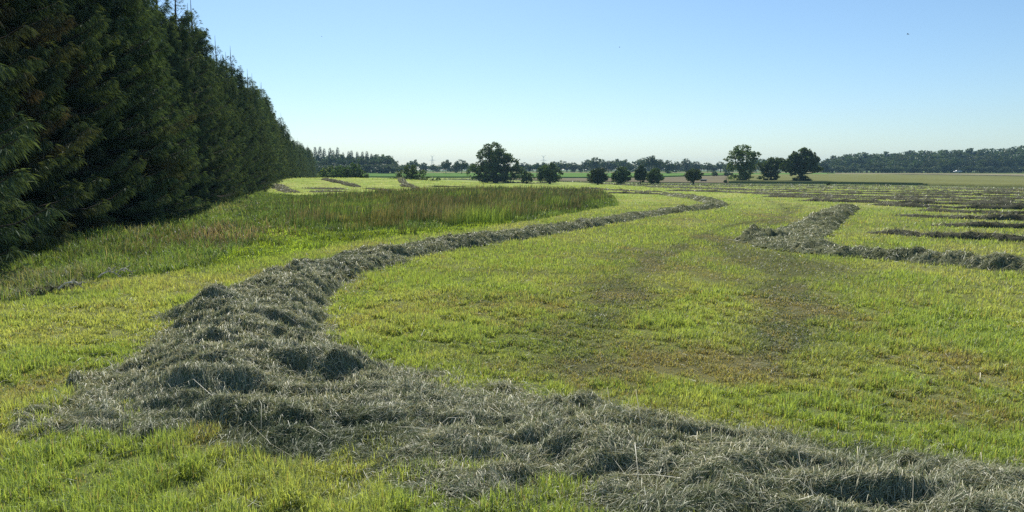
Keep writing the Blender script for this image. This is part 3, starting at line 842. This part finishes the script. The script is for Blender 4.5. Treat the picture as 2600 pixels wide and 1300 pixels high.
NEAR = [make_tree('spruce', *spruce_mesh(s_, 10.6, 2.75, 34, 10, 52, 1.0, br), M_needle, M_bark) for s_, br in ((11, .95), (12, .35), (13, .0), (14, .12))]
MIDS = [make_tree('spruce', *spruce_mesh(s_, 10.6, 2.75, 30, 9, 36, 1.25, .0), M_needle, M_bark) for s_ in (21, 22, 23)]
FARS = [make_tree('spruce', *spruce_mesh(s_, 10.6, 2.75, 26, 8, 17, 1.9, .0), M_needle, M_bark) for s_ in (31, 32, 33)]
uN, uM, uF = [[False] for _ in NEAR], [[False] for _ in MIDS], [[False] for _ in FARS]
ORD = ['', 'second', 'third', 'fourth', 'fifth', 'sixth', 'seventh', 'eighth', 'ninth', 'tenth', 'eleventh', 'twelfth']
FEAT = ['nearest spruce at the left picture edge, its drooping twigs turning orange brown',
        'second spruce from the left picture edge, with brown patches among olive twigs',
        'third spruce in the row, dark green with hanging sprays, its top above the frame',
        'fourth spruce in the row, lowest boughs reaching over the dry weeds',
        'fifth spruce in the row, above the dry brush at its foot',
        'sixth spruce in the row, with bare leading shoots against the sky',
        'seventh spruce in the row, its twin leader tips standing against the sky',
        'eighth spruce in the row, where the wall of trees starts to narrow']
random.seed(5)
d = 11.5; i = 0
while d < 268:
    ax = -7.75 - .253 * d + max(0, d - 110) * .022 + random.uniform(-.35, .35)
    sc_ = random.uniform(.91, 1.09) * (.93 if d > 112 else 1)
    z = float(terr(ax, d)) - .05
    sz = sc_ * random.uniform(.95, 1.06); sx = sc_ * random.uniform(.95, 1.12)
    s = (sx, sx, sz)
    rz = random.uniform(0, 6.28)
    if d < 28: k = (0, 0, 1)[i] if i < 3 else 2 + (i % 2); root, used = NEAR[k], uN[k]
    elif d < 75: k = i % 3; root, used = MIDS[k], uM[k]
    else: k = i % 3; root, used = FARS[k], uF[k]
    lab = FEAT[i] if i < len(FEAT) else 'dark green spruce farther along the front of the dense spruce row, merged with its neighbours'
    place(root, used, (ax, d, z), rz, s, lab, 'spruce', 'spruces in the dense row at the left')
    i += 1
    d += random.uniform(2.5, 3.2) * (1.0 if d < 120 else 1.25)
# the row behind, of which the photograph shows tops between the front trees
d = 14.0; i = 0
while d < 150:
    ax = -11.2 - .253 * d + random.uniform(-.4, .4)
    sc_ = random.uniform(.95, 1.1)
    k = i % 3
    root, used = (MIDS[k], uM[k]) if d < 50 else (FARS[k], uF[k])
    place(root, used, (ax, d, float(terr(ax, d)) - .05), random.uniform(0, 6.28), (sc_, sc_, sc_), 'spruce standing in the second row, only its top showing behind the front spruces', 'spruce', 'spruces of the second row behind the front ones')
    i += 1; d += random.uniform(2.8, 3.6)

# ------------------------------------------------------------------ broadleaf trees and bushes
def broad_mesh(seed, lobes, n, leaf, trunk=(0.5, 0.35, .03), limbs=7, c_lo=(.045, .075, .025), c_hi=(.10, .14, .04), H=1.0, twin=False, hollow=.62):
    """lobes: (x, z, rx, rz) in units of the height H as seen from the front; depth is filled with similar lobes"""
    g = np.random.default_rng(seed)
    LB = []
    lobes = [(x + g.normal(0, .03), z + g.normal(0, .015), rx * g.uniform(.9, 1.12), rz * g.uniform(.85, 1.1)) for (x, z, rx, rz) in lobes]
    n = int(n * (.8 if n < 9000 else 1.15))
    for (x, z, rx, rz) in lobes:
        LB.append((x, g.uniform(-.25, .25) * rx, z, rx, rx * .9, rz))
    ext = max(abs(l[0]) + l[2] for l in lobes)
    for (x, z, rx, rz) in lobes:                       # the same outline turned through depth keeps the crown round
        if abs(x) > .12: LB.append((x * .35, abs(x) * g.choice([-1, 1]) * .9, z, rx * .85, rx * .85, rz * .9))
    for a in list(LB):
        for q_ in range(3):
            v_ = g.normal(0, 1, 3); v_ /= np.linalg.norm(v_); v_[2] = abs(v_[2]) * .9
            f_ = g.uniform(.25, .45); LB.append((a[0] + v_[0] * a[3] * .9, a[1] + v_[1] * a[4] * .9, a[2] + v_[2] * a[5] * .9, a[3] * f_, a[4] * f_, a[5] * f_))
    vol = np.array([a[3] * a[4] * a[5] for a in LB]) ** .7; vol /= vol.sum()
    idx = g.choice(len(LB), n, p=vol)
    A = np.array(LB)[idx]
    # leaf clumps: most sit on sub-balls near each lobe's skin
    nb = 26
    balls = [g.normal(0, 1, (nb, 3)) for _ in LB]; balls = [b / np.linalg.norm(b, axis=1)[:, None] * g.uniform(hollow, 1.0, (nb, 1)) for b in balls]
    bc = np.array(balls)[idx, g.integers(0, nb, n)]
    off = g.normal(0, 1, (n, 3)); off = off / np.linalg.norm(off, axis=1)[:, None] * (g.random((n, 1)) ** .4) * .26
    q = bc * .82 + off
    c = A[:, :3] + q * A[:, 3:6]
    c *= H
    c[:, 2] = np.maximum(c[:, 2], .02 * H + leaf * .5 * g.random(n))
    nrm = g.normal(0, 1, (n, 3)) + off * 2; nrm /= np.linalg.norm(nrm, axis=1)[:, None]
    u = np.cross(nrm, g.normal(0, 1, (n, 3))); u /= np.linalg.norm(u, axis=1)[:, None]; v = np.cross(nrm, u)
    sz = (leaf * g.uniform(.5, 1.15, n))[:, None]
    V = np.stack([c - u * sz, c + v * sz * .55, c + u * sz * .9, c - v * sz * .5 + nrm * sz * .25], 1).reshape(-1, 3)
    k = np.arange(n)[:, None] * 4
    Fc = np.concatenate([k + [0, 1, 2], k + [0, 2, 3]])
    m = np.clip(g.normal(.45, .28, n) , 0, 1)[:, None]
    C = np.repeat((np.array(c_lo) * (1 - m) + np.array(c_hi) * m) * g.uniform(.8, 1.2, n)[:, None], 4, 0)
    wood = Acc()
    th, split, tr = trunk
    roots = [(-.02, 0), (.03, .01)] if twin else [(0, 0)]
    t = np.linspace(0, 1, 8)
    for (rx_, ry_) in roots:
        ex = rx_ * 4
        pts = np.stack([rx_ + ex * t + .01 * np.sin(t * 5), ry_ + 0 * t, th * 1.35 * t], -1) * H
        tubes(wood, pts, tr * H * (1 - .75 * t) * (1 + .6 * np.exp(-t * 14)), 8)
    for li in range(limbs):
        a = LB[li % len(LB)]; st = split * g.uniform(.6, 1.5)
        p0 = np.array([0, 0, st]); p1 = np.array([a[0], a[1], a[2]]) + g.normal(0, .04, 3)
        mid = (p0 + p1) / 2 + np.array([0, 0, -.03])
        tt = t[:, None]
        pts = ((1 - tt) ** 2 * p0 + 2 * tt * (1 - tt) * mid + tt ** 2 * p1) * H
        tubes(wood, pts, tr * .5 * H * (1 - .85 * t), 5)
        for q_ in range(3):
            e = p1 + g.normal(0, .5, 3) * np.array([a[3], a[4], a[5]]) * .9; s0 = pts[4 + q_ % 3] / H
            ps = (s0[None] * (1 - tt) + e[None] * tt + np.array([0, 0, .02])[None] * np.sin(tt * 3.1)) * H
            tubes(wood, ps, tr * .16 * H * (1 - .8 * t), 4)
    return (V, Fc, C), wood.arrays()[:2]

def spot(px, py, d=None):
    """ground point on the photograph's column px; d sets the distance where the foot is hidden"""
    if d is None: return P(px, py)
    q = ray(px, 430.0)
    return (q[0] / q[1] * d, d)

def height_at(dist, py_top, x, y):
    d_ = ray(1300, py_top); return EYE + d_[2] / d_[1] * dist - float(terr(x, y))

OAK = [(-.0, .78, .30, .22), (-.20, .68, .24, .22), (.22, .66, .26, .2), (.38, .46, .24, .18), (-.44, .38, .22, .17), (-.22, .38, .26, .2), (.1, .42, .3, .2), (.48, .30, .18, .15), (-.05, .15, .42, .12), (-.5, .24, .24, .17), (.52, .24, .22, .17), (-.25, .1, .3, .1), (.25, .1, .3, .1)]
BUSH = [(0, .55, .42, .36), (-.28, .42, .32, .32), (.3, .4, .32, .3), (0, .25, .5, .25), (.1, .75, .22, .2)]
def field_tree(name, px, py, ytop, lobes, label, cat, seed, n, leaf, d=None, **kw):
    x, y = spot(px, py, d)
    H = height_at(y, ytop, x, y)
    crown, wood = broad_mesh(seed, lobes, n, leaf, H=H, **kw)
    t = make_tree(name, crown, wood, M_leaf, M_oakbark)
    t.location = (x, y, float(terr(x, y)) - .05)
    tag(t, label, cat, 'trees and bushes standing between the fields')
    return t

field_tree('oak_tree', 1258, 455, 361, OAK, 'large broad oak with airy crown, the biggest tree left of the middle', 'oak', 41, 11500, .32, hollow=.72, trunk=(.42, .3, .045), limbs=11, d=205)
field_tree('tall_tree', 1882, 459, 362, [(0, .85, .22, .15), (-.15, .72, .17, .13), (.2, .70, .2, .15), (.36, .66, .14, .13), (-.32, .6, .13, .08), (.12, .52, .24, .14), (-.12, .45, .16, .14), (.15, .3, .24, .22), (-.04, .12, .34, .12), (.3, .42, .14, .16), (-.3, .35, .12, .1)],
           'tall loose-crowned tree with twin stems and sky showing through, lit leaves at left', 'tree', 42, 8500, .30, trunk=(.5, .2, .03), limbs=10, d=212, twin=True, c_lo=(.06, .10, .03), c_hi=(.15, .20, .05), hollow=.7)
field_tree('oak_tree', 2035, 461, 374, [(0, .78, .28, .2), (-.16, .66, .22, .2), (.22, .62, .24, .22), (.36, .42, .2, .16), (-.4, .48, .24, .2), (-.28, .34, .2, .14), (.05, .45, .3, .2), (0, .12, .3, .12), (.48, .36, .14, .12)], 'dark round oak on a short stout trunk, the rightmost big tree before the wood', 'oak', 43, 11000, .34, trunk=(.45, .25, .05), limbs=9, d=205)
field_tree('oak_tree', 1958, 459, 396, [(0, .7, .35, .28), (-.3, .6, .28, .26), (.3, .65, .3, .25), (.4, .8, .18, .14), (0, .4, .42, .25), (-.1, .18, .4, .17)], 'dense dark tree filling the gap between the tall tree and the rightmost oak', 'tree', 44, 8000, .32, d=215, trunk=(.4, .25, .05))
field_tree('hawthorn_bush', 1396, 459, 407, BUSH, 'big dark rounded bush with a ragged top right of the large oak', 'bush', 45, 7000, .26, trunk=(.3, .1, .04), d=190)
field_tree('hawthorn_bush', 1337, 457, 431, BUSH, 'smallest bush, tucked between the large oak and the big ragged bush', 'bush', 46, 2500, .22, trunk=(.3, .1, .04), d=192)
field_tree('hawthorn_bush', 1518, 464, 421, BUSH, 'dark round bush left of the pale stubble, second right of the oak', 'bush', 47, 5500, .24, trunk=(.3, .1, .04), d=180)
field_tree('hawthorn_bush', 1577, 464, 419, BUSH, 'bush with a peaked top, standing just left of the narrow upright one', 'bush', 48, 5500, .24, trunk=(.3, .1, .04), d=180)
field_tree('hawthorn_bush', 1626, 464, 416, [(0, .7, .22, .28), (-.12, .5, .2, .25), (.12, .5, .2, .25), (0, .3, .28, .22)], 'narrow upright bush joined to a rounder one at its right', 'bush', 49, 5000, .24, trunk=(.35, .15, .03), d=182)
field_tree('hawthorn_bush', 1661, 463, 423, BUSH, 'round dark bush touching the narrow upright bush', 'bush', 50, 5000, .24, trunk=(.3, .1, .04), d=183)
field_tree('hawthorn_bush', 1761, 463, 419, [(0, .6, .36, .34), (-.2, .5, .28, .3), (.22, .5, .3, .3), (0, .3, .42, .22)], 'single egg-shaped dark bush on a short stem with open field at both sides', 'bush', 51, 6000, .24, trunk=(.3, .12, .04), d=182)
field_tree('hawthorn_bush', 1046, 452, 411, [(-.1, .72, .3, .25), (-.4, .5, .34, .3), (.3, .45, .45, .3), (.8, .25, .4, .2), (-.55, .22, .4, .22), (.2, .2, .7, .2)], 'lone green rounded bush on the skyline of the rise, left of middle', 'bush', 52, 6500, .22, trunk=(.3, .1, .04), d=165, c_lo=(.06, .10, .03), c_hi=(.13, .18, .05))
field_tree('hedge_bush', 896, 452, 410, BUSH, 'taller bush at the right end of the scrub beside the spruces', 'bush', 53, 5000, .24, trunk=(.35, .1, .03), d=170, c_lo=(.06, .10, .03), c_hi=(.12, .17, .05))
field_tree('hedge_bush', 858, 452, 417, BUSH, 'loose middle bush in the scrub beside the spruces', 'bush', 54, 3500, .24, trunk=(.35, .1, .03), d=172, c_lo=(.07, .11, .035), c_hi=(.14, .19, .06))
field_tree('hedge_bush', 833, 452, 411, [(0, .6, .3, .35), (-.2, .35, .3, .3), (.2, .3, .3, .25)], 'pale loose bush nearest the end of the spruce row', 'bush', 55, 3500, .24, trunk=(.35, .1, .03), d=174, c_lo=(.08, .12, .04), c_hi=(.15, .20, .06))
field_tree('hedge_bush', 925, 453, 440, BUSH, 'low scrubby bush trailing off right of the taller one', 'bush', 56, 1500, .2, trunk=(.3, .1, .03), d=168)
field_tree('hedge_bush', 1843, 459, 455, BUSH, 'tiny bush left of the tall twin-stemmed tree', 'bush', 57, 700, .16, trunk=(.3, .1, .04), d=200)
field_tree('hedge_bush', 2105, 468, 461, BUSH, 'tiny round bush alone in the far edge of the mown field', 'bush', 58, 900, .14, trunk=(.3, .1, .04), d=170)
field_tree('hedge_bush', 1815, 445, 434, BUSH, 'small grey green bush at the field corner, left one of a pair', 'bush', 59, 1200, .3, trunk=(.3, .1, .04), d=330)
field_tree('hedge_bush', 1850, 445, 435, [(0, .5, .8, .4), (-.5, .4, .5, .35), (.6, .4, .5, .35)], 'wider low bush at the field corner under the tall tree', 'bush', 60, 1800, .3, trunk=(.3, .1, .04), d=330)

# library of far trees
DEC = [[(0, .72, .3, .24), (-.22, .55, .26, .24), (.24, .56, .26, .24), (0, .4, .36, .25), (-.1, .2, .34, .2)],
       [(0, .74, .26, .22), (-.15, .5, .3, .28), (.2, .6, .24, .26), (.05, .3, .36, .26), (.3, .38, .2, .2), (-.3, .3, .2, .2)],
       [(.05, .7, .34, .26), (-.28, .62, .22, .2), (.3, .5, .26, .24), (-.1, .45, .34, .22)],
       [(0, .66, .36, .26), (-.25, .6, .24, .22), (.26, .6, .24, .22), (0, .8, .22, .16)]]
DECT = []
for i_, lb in enumerate(DEC):
    cr, wd = broad_mesh(70 + i_, lb, 2200, .75, H=16.0, trunk=(.45, .28, .022), limbs=5, c_lo=(.045, .075, .03), c_hi=(.10, .135, .045))
    DECT.append((make_tree('deciduous_tree', cr, wd, M_leaf, M_oakbark), [False]))
CONT = []
for s_ in (91, 92):
    cr, wd = spruce_mesh(s_, 16.0, 3.0, 22, 8, 7, 4.2, 0)
    CONT.append((make_tree('conifer_tree', cr, wd, M_needle, M_bark), [False]))

def far(kind, px, d, ytop, label, group, wide=1.0, k=None):
    lib = DECT if kind == 'd' else CONT
    root, used = lib[k if k is not None else random.randrange(len(lib))]
    x, y = spot(px, 0, d); H = height_at(y, ytop, x, y); s = H / 16.0
    w = s * wide * random.uniform(.92, 1.1)
    place(root, used, (x, y, float(terr(x, y)) - .1), random.uniform(0, 6.28), (w, w, s), label, 'tree' if kind == 'd' else 'conifer', group)

random.seed(12)
# wood behind the spruce row: conifers and broadleaves
G1 = 'trees of the dark wood right of the spruce row'
for px, yt in ((803, 372), (812, 371), (824, 376), (838, 374), (858, 373), (848, 380), (872, 386), (886, 383), (893, 381), (908, 384), (920, 384), (932, 383), (945, 389)):
    far('c', px, 430 + random.uniform(-15, 25), yt, 'conifer with a pointed top rising out of the dark wood beyond the spruce row', G1, .95)
for px, yt in ((800, 392), (815, 400), (830, 392), (845, 388), (860, 390), (878, 392), (896, 393), (912, 392), (930, 391), (948, 392), (962, 389), (975, 388), (988, 391), (998, 400)):
    for dd, dy in ((415, 6), (445, 0)):
        far('d', px + random.uniform(-4, 4), dd, yt + dy + random.uniform(-1.5, 1.5), 'round-topped broadleaf tree in the dark wood beyond the spruce row', G1, 1.0)
# middle tree line, from the wood to the right-hand wood
G2 = 'trees of the far hedge line across the middle'
MID = [(1015, 418), (1035, 414), (1050, 404), (1075, 410), (1100, 416), (1132, 404), (1158, 413), (1172, 401), (1200, 412), (1330, 409), (1345, 414), (1362, 412), (1380, 411), (1408, 407), (1425, 404), (1440, 410), (1458, 409),
       (1475, 416), (1490, 402), (1508, 396), (1525, 402), (1545, 405), (1562, 402), (1585, 403), (1600, 411), (1632, 396), (1655, 393), (1672, 402), (1698, 404), (1715, 408), (1745, 400), (1768, 407), (1798, 409), (1815, 420), (1830, 407), (1850, 410),
       (1920, 400), (1935, 398), (1950, 400), (2075, 405), (2090, 404)]
MLAB = {1050: 'rounded tree in the far line just behind the lone green bush', 1132: 'lollipop-shaped tree on a clear trunk left of the large oak', 1172: 'wide tree beside the lollipop-shaped one, left of the large oak',
        1508: 'tallest dome-shaped tree of the far line, behind the first round bushes', 1655: 'tall dome-shaped tree rising behind the narrow upright bush', 1698: 'dark tree right of the dome-shaped one, its foot at the stubble', 1745: 'round tree in the far line behind the single egg-shaped bush'}
for px, yt in MID:
    lab = MLAB.get(px, 'hazy blue green tree merged in the far hedge line')
    dd = 400 if px in (1132, 1172, 1655, 1698) else random.uniform(440, 520)
    far('d', px, dd, yt, lab, G2, 1.15 if px not in (1132,) else .95, 3 if px == 1132 else None)
# low shrubs closing the far line
for px in range(1010, 2090, 17):
    if px in range(1040, 1062): continue
    far('d', px + random.uniform(-5, 5), random.uniform(545, 575), random.uniform(414, 421), 'hazy blue green tree merged in the far hedge line', G2, 1.7)
# right-hand wood, three ranks
G3 = 'trees of the wood at the right'
def ytop(px): return np.interp(px, [2080, 2110, 2130, 2180, 2300, 2420, 2480, 2600, 2800], [408, 399, 392, 386, 380, 374, 379, 364, 350])
for rank, (dd, dy) in enumerate(((560, 0), (520, 9), (478, 24))):
    px = 2085 + rank * 5
    while px < 2760:
        far('d', px, dd + random.uniform(-9, 9), float(ytop(px)) + dy + random.uniform(-3, 4), ['tree crown on the skyline of the right-hand wood', 'tree in the middle rank of the right-hand wood', 'lower tree along the front edge of the right-hand wood'][rank], G3, 1.3)
        px += random.uniform(15, 22)

for px in range(2085, 2760, 13):
    far('d', px + random.uniform(-4, 4), 466 + random.uniform(-5, 5), random.uniform(418, 426), 'shrubby undergrowth tree at the front edge of the right-hand wood', G3, 2.0)
for px in range(800, 1005, 13):
    far('d', px + random.uniform(-4, 4), 408 + random.uniform(-5, 5), random.uniform(410, 418), 'shrubby undergrowth tree at the foot of the dark wood beyond the spruce row', G1, 2.0)

# ------------------------------------------------------------------ small things
M_steel = woodmat('galvanised_steel', (.30, .31, .32), (.42, .43, .44), 2)
M_white = woodmat('white_paint', (.70, .70, .68), (.82, .82, .80), 2)
M_dark = woodmat('dark_rubber', (.02, .02, .02), (.05, .05, .05), 2)
def pylon(px, d, H, label):
    x, y = spot(px, 0, d); z = float(terr(x, y))
    t = empty('electricity_pylon', (x, y, z))
    a = Acc(); hw = lambda h: 3.2 * (1 - h / H) ** 1.3 + .35
    lv = np.linspace(0, H, 9); cs = [(-1, -1), (1, -1), (1, 1), (-1, 1)]
    for (sx, sy) in cs: tubes(a, [(sx * hw(h), sy * hw(h), h) for h in lv], [.12] * 9, 4)
    for h0, h1 in zip(lv[:-1], lv[1:]):
        for k in range(4):
            p, q = cs[k], cs[(k + 1) % 4]
            tubes(a, [(p[0] * hw(h0), p[1] * hw(h0), h0), (q[0] * hw(h1), q[1] * hw(h1), h1)], [.06, .06], 3)
            tubes(a, [(q[0] * hw(h0), q[1] * hw(h0), h0), (p[0] * hw(h1), p[1] * hw(h1), h1)], [.06, .06], 3)
    V, Fc, _ = a.arrays(); mesh('mast', V, Fc, None, M_steel, t)
    for hz, w, up in ((H * .72, 6.5, 0), (H * .96, 4.0, 3.4)):
        for sgn in (-1, 1):
            b = Acc()
            tubes(b, [(0, 0, hz), (sgn * w, 0, hz + up)], [.18, .1], 4); tubes(b, [(0, 0, hz + 1.6), (sgn * w, 0, hz + up)], [.12, .08], 4)
            V, Fc, _ = b.arrays(); mesh('cross_arm', V, Fc, None, M_steel, t)
    tag(t, label, 'pylon', 'power pylons on the horizon')
pylon(1098, 1450, 27, 'faint lattice pylon on the horizon left of the large oak')
pylon(1380, 1450, 27, 'faint lattice pylon on the horizon above the big ragged bush')

def box(x0, x1, y0, y1, z0, z1, bev=0):
    V = np.array([[x, y, z] for z in (z0, z1) for y in (y0, y1) for x in (x0, x1)], float)
    Fc = np.array([[0, 2, 3], [0, 3, 1], [4, 5, 7], [4, 7, 6], [0, 1, 5], [0, 5, 4], [2, 6, 7], [2, 7, 3], [0, 4, 6], [0, 6, 2], [1, 3, 7], [1, 7, 5]])
    return V, Fc
# long low trough with a pale rim in the stubble
x, y = spot(1787, 0, 215); z = float(terr(x, y))
t = empty('feed_trough', (x, y, z + .1))
a = Acc(); a.add(*box(-1.0, 1.0, -.3, .3, .55, .70)); V, Fc, _ = a.arrays(); mesh('trough_top', V, Fc, None, M_white, t)
a = Acc(); a.add(*box(-.85, .85, -.24, .24, .18, .548)); V, Fc, _ = a.arrays(); mesh('trough_body', V, Fc, None, M_dark, t)
for sx in (-.7, .7):
    a = Acc(); a.add(*box(sx - .05, sx + .05, -.2, .2, -.1, .178)); V, Fc, _ = a.arrays(); mesh('leg', V, Fc, None, M_steel, t)
tag(t, 'low long pale-topped trough in the stubble beside the egg-shaped bush', 'trough')

# white car half hidden by the crop in front of the wood
def car(px, d):
    x, y = spot(px, 0, d); z = float(terr(x, y))
    t = empty('parked_car', (x, y, z + .35))
    prof = [(-2.1, .35), (-2.1, .75), (-1.9, .9), (-1.2, .95), (-.75, 1.4), (.9, 1.42), (1.6, .98), (2.1, .9), (2.15, .35)]
    n = len(prof); V = []
    for yy, s in ((-.85, 1), (.85, 1)):
        for (a_, b_) in prof: V.append((a_, yy * (.85 if b_ > 1.1 else 1), b_))
    Fc = []
    for k in range(n):
        q = (k + 1) % n; Fc += [(k, q, n + q), (k, n + q, n + k)]
    for k in range(1, n - 1): Fc += [(0, k + 1, k), (n, n + k, n + k + 1)]
    mesh('body', V, Fc, None, M_white, t)
    for yy in (-.84, .84):
        for xx in (-1.35, 1.35):
            a = Acc(); ang = np.linspace(0, 2 * np.pi, 16, endpoint=False)
            Vc = np.array([[xx + .33 * math.cos(q), yy + s_ * .09, .33 + .33 * math.sin(q)] for s_ in (-1, 1) for q in ang] + [[xx, yy - .1, .33], [xx, yy + .1, .33]])
            Fw = []
            for k in range(16):
                q = (k + 1) % 16; Fw += [(k, q, 16 + q), (k, 16 + q, 16 + k), (32, q, k), (33, 16 + k, 16 + q)]
            mesh('wheel', Vc, Fw, None, M_dark, t)
        w_ = Acc(); w_.add(np.array([(-1.1, yy * 1.012, .98), (1.45, yy * 1.012, .98), (.85, yy * .868, 1.36), (-.72, yy * .868, 1.36)]), np.array([[0, 1, 2], [0, 2, 3]])); V2, F2, _ = w_.arrays(); mesh('side_window', V2, F2, None, M_dark, t)
    tag(t, 'small white car seen as a bright dot at the foot of the right-hand wood', 'car')
car(2432, 452)

# dead bleached branches on the verge edge
def dead_branch(px, py, L, rz, seed, label):
    g = np.random.default_rng(seed); x, y = P(px, py); a = Acc()
    t_ = np.linspace(0, 1, 7)
    m = np.stack([L * t_, -.03 * np.sin(t_ * 3), .03 + .09 * np.sin(t_ * 3.2)], -1); tubes(a, m, .014 * (1 - .6 * t_), 6)
    for k in range(5):
        s = m[1 + k % 5]; e = s + np.array([g.uniform(.1, .3), g.uniform(-.25, .25), g.uniform(-.04, .16)]) * (L / .8)
        tubes(a, np.stack([s, (s + e) / 2 + g.normal(0, .03, 3), e]), [.009, .007, .004], 5)
    V, Fc, _ = a.arrays(); o = mesh('dead_branch', V, Fc, None, M_deadwood)
    o.location = (x, y, float(terr(x, y)) + .02); o.rotation_euler = (0, 0, rz)
    tag(o, label, 'branch', 'bleached branches lying on the verge')
dead_branch(150, 742, .3, .5, 3, 'bleached looped dead branch lying at the verge edge, leftmost')
dead_branch(250, 712, .34, .2, 4, 'pale forked dead branch sticking out of the grass, in the middle of three')
dead_branch(300, 702, .26, -.1, 5, 'pale thin dead branch right of the forked one on the verge')

# birds high over the field
def bird(px, py, d, rz, label, span=.3):
    q = ray(px, py); s = d / q[1]; c = q * s + np.array([0, 0, EYE])
    prof = [(-.10, .004, 0), (-.06, .016, .0), (0, .024, .0), (.06, .018, .004), (.085, .014, .008), (.105, .003, .006)]
    a = Acc(); tubes(a, [(p_[0], 0, p_[2]) for p_ in prof], [p_[1] for p_ in prof], 8)
    for s_ in (-1, 1):
        V = np.array([(.05, s_ * .015, .01), (-.035, s_ * .015, .008), (.045, s_ * span * .25, .05), (-.045, s_ * span * .25, .045), (-.02, s_ * span * .5, .03), (.05, s_ * .015, .016), (-.035, s_ * .015, .012), (.045, s_ * span * .25, .055), (-.045, s_ * span * .25, .049)])
        a.add(V, np.array([[0, 1, 3], [0, 3, 2], [2, 3, 4], [5, 8, 6], [5, 7, 8], [7, 4, 8], [1, 6, 8], [1, 8, 3], [0, 2, 7], [0, 7, 5]]))
    a.add(np.array([(-.09, .012, 0), (-.09, -.012, 0), (-.15, .028, 0), (-.15, -.028, 0)]), np.array([[0, 1, 3], [0, 3, 2]]))
    V, Fc, _ = a.arrays(); o = mesh('bird', V, Fc, None, M_dark); o.location = tuple(c); o.rotation_euler = (.35, -.2, rz)
    tag(o, label, 'bird', 'small birds in the sky')
bird(2305, 87, 70, 2.4, 'tiny dark bird with raised wings high in the sky at right')
bird(1573, 120, 95, .6, 'tiny bird as a dark dot in the upper middle sky', .2)
bird(817, 93, 110, 1.2, 'tiny bird as a dark dot in the sky near the spruce tops', .2)

# ------------------------------------------------------------------ air
hz = bpy.data.materials.new('haze'); hz.use_nodes = True
nt = hz.node_tree
for n in list(nt.nodes): nt.nodes.remove(n)
out = nt.nodes.new('ShaderNodeOutputMaterial'); pv = nt.nodes.new('ShaderNodeVolumePrincipled')
pv.inputs['Color'].default_value = (.45, .76, 1.0, 1); pv.inputs['Density'].default_value = .0002; pv.inputs['Anisotropy'].default_value = 0.0
nt.links.new(pv.outputs[0], out.inputs['Volume'])
V, Fc = box(-2400, 2400, -2400, 2400, -3.4, 34)
o = mesh('haze', V, Fc, None, hz)
import bmesh
bm_h = bmesh.new(); bm_h.from_mesh(o.data); bmesh.ops.recalc_face_normals(bm_h, faces=bm_h.faces); bm_h.to_mesh(o.data); bm_h.free()
tag(o, 'thin pale blue haze over the far fields and trees', 'haze', kind='stuff')
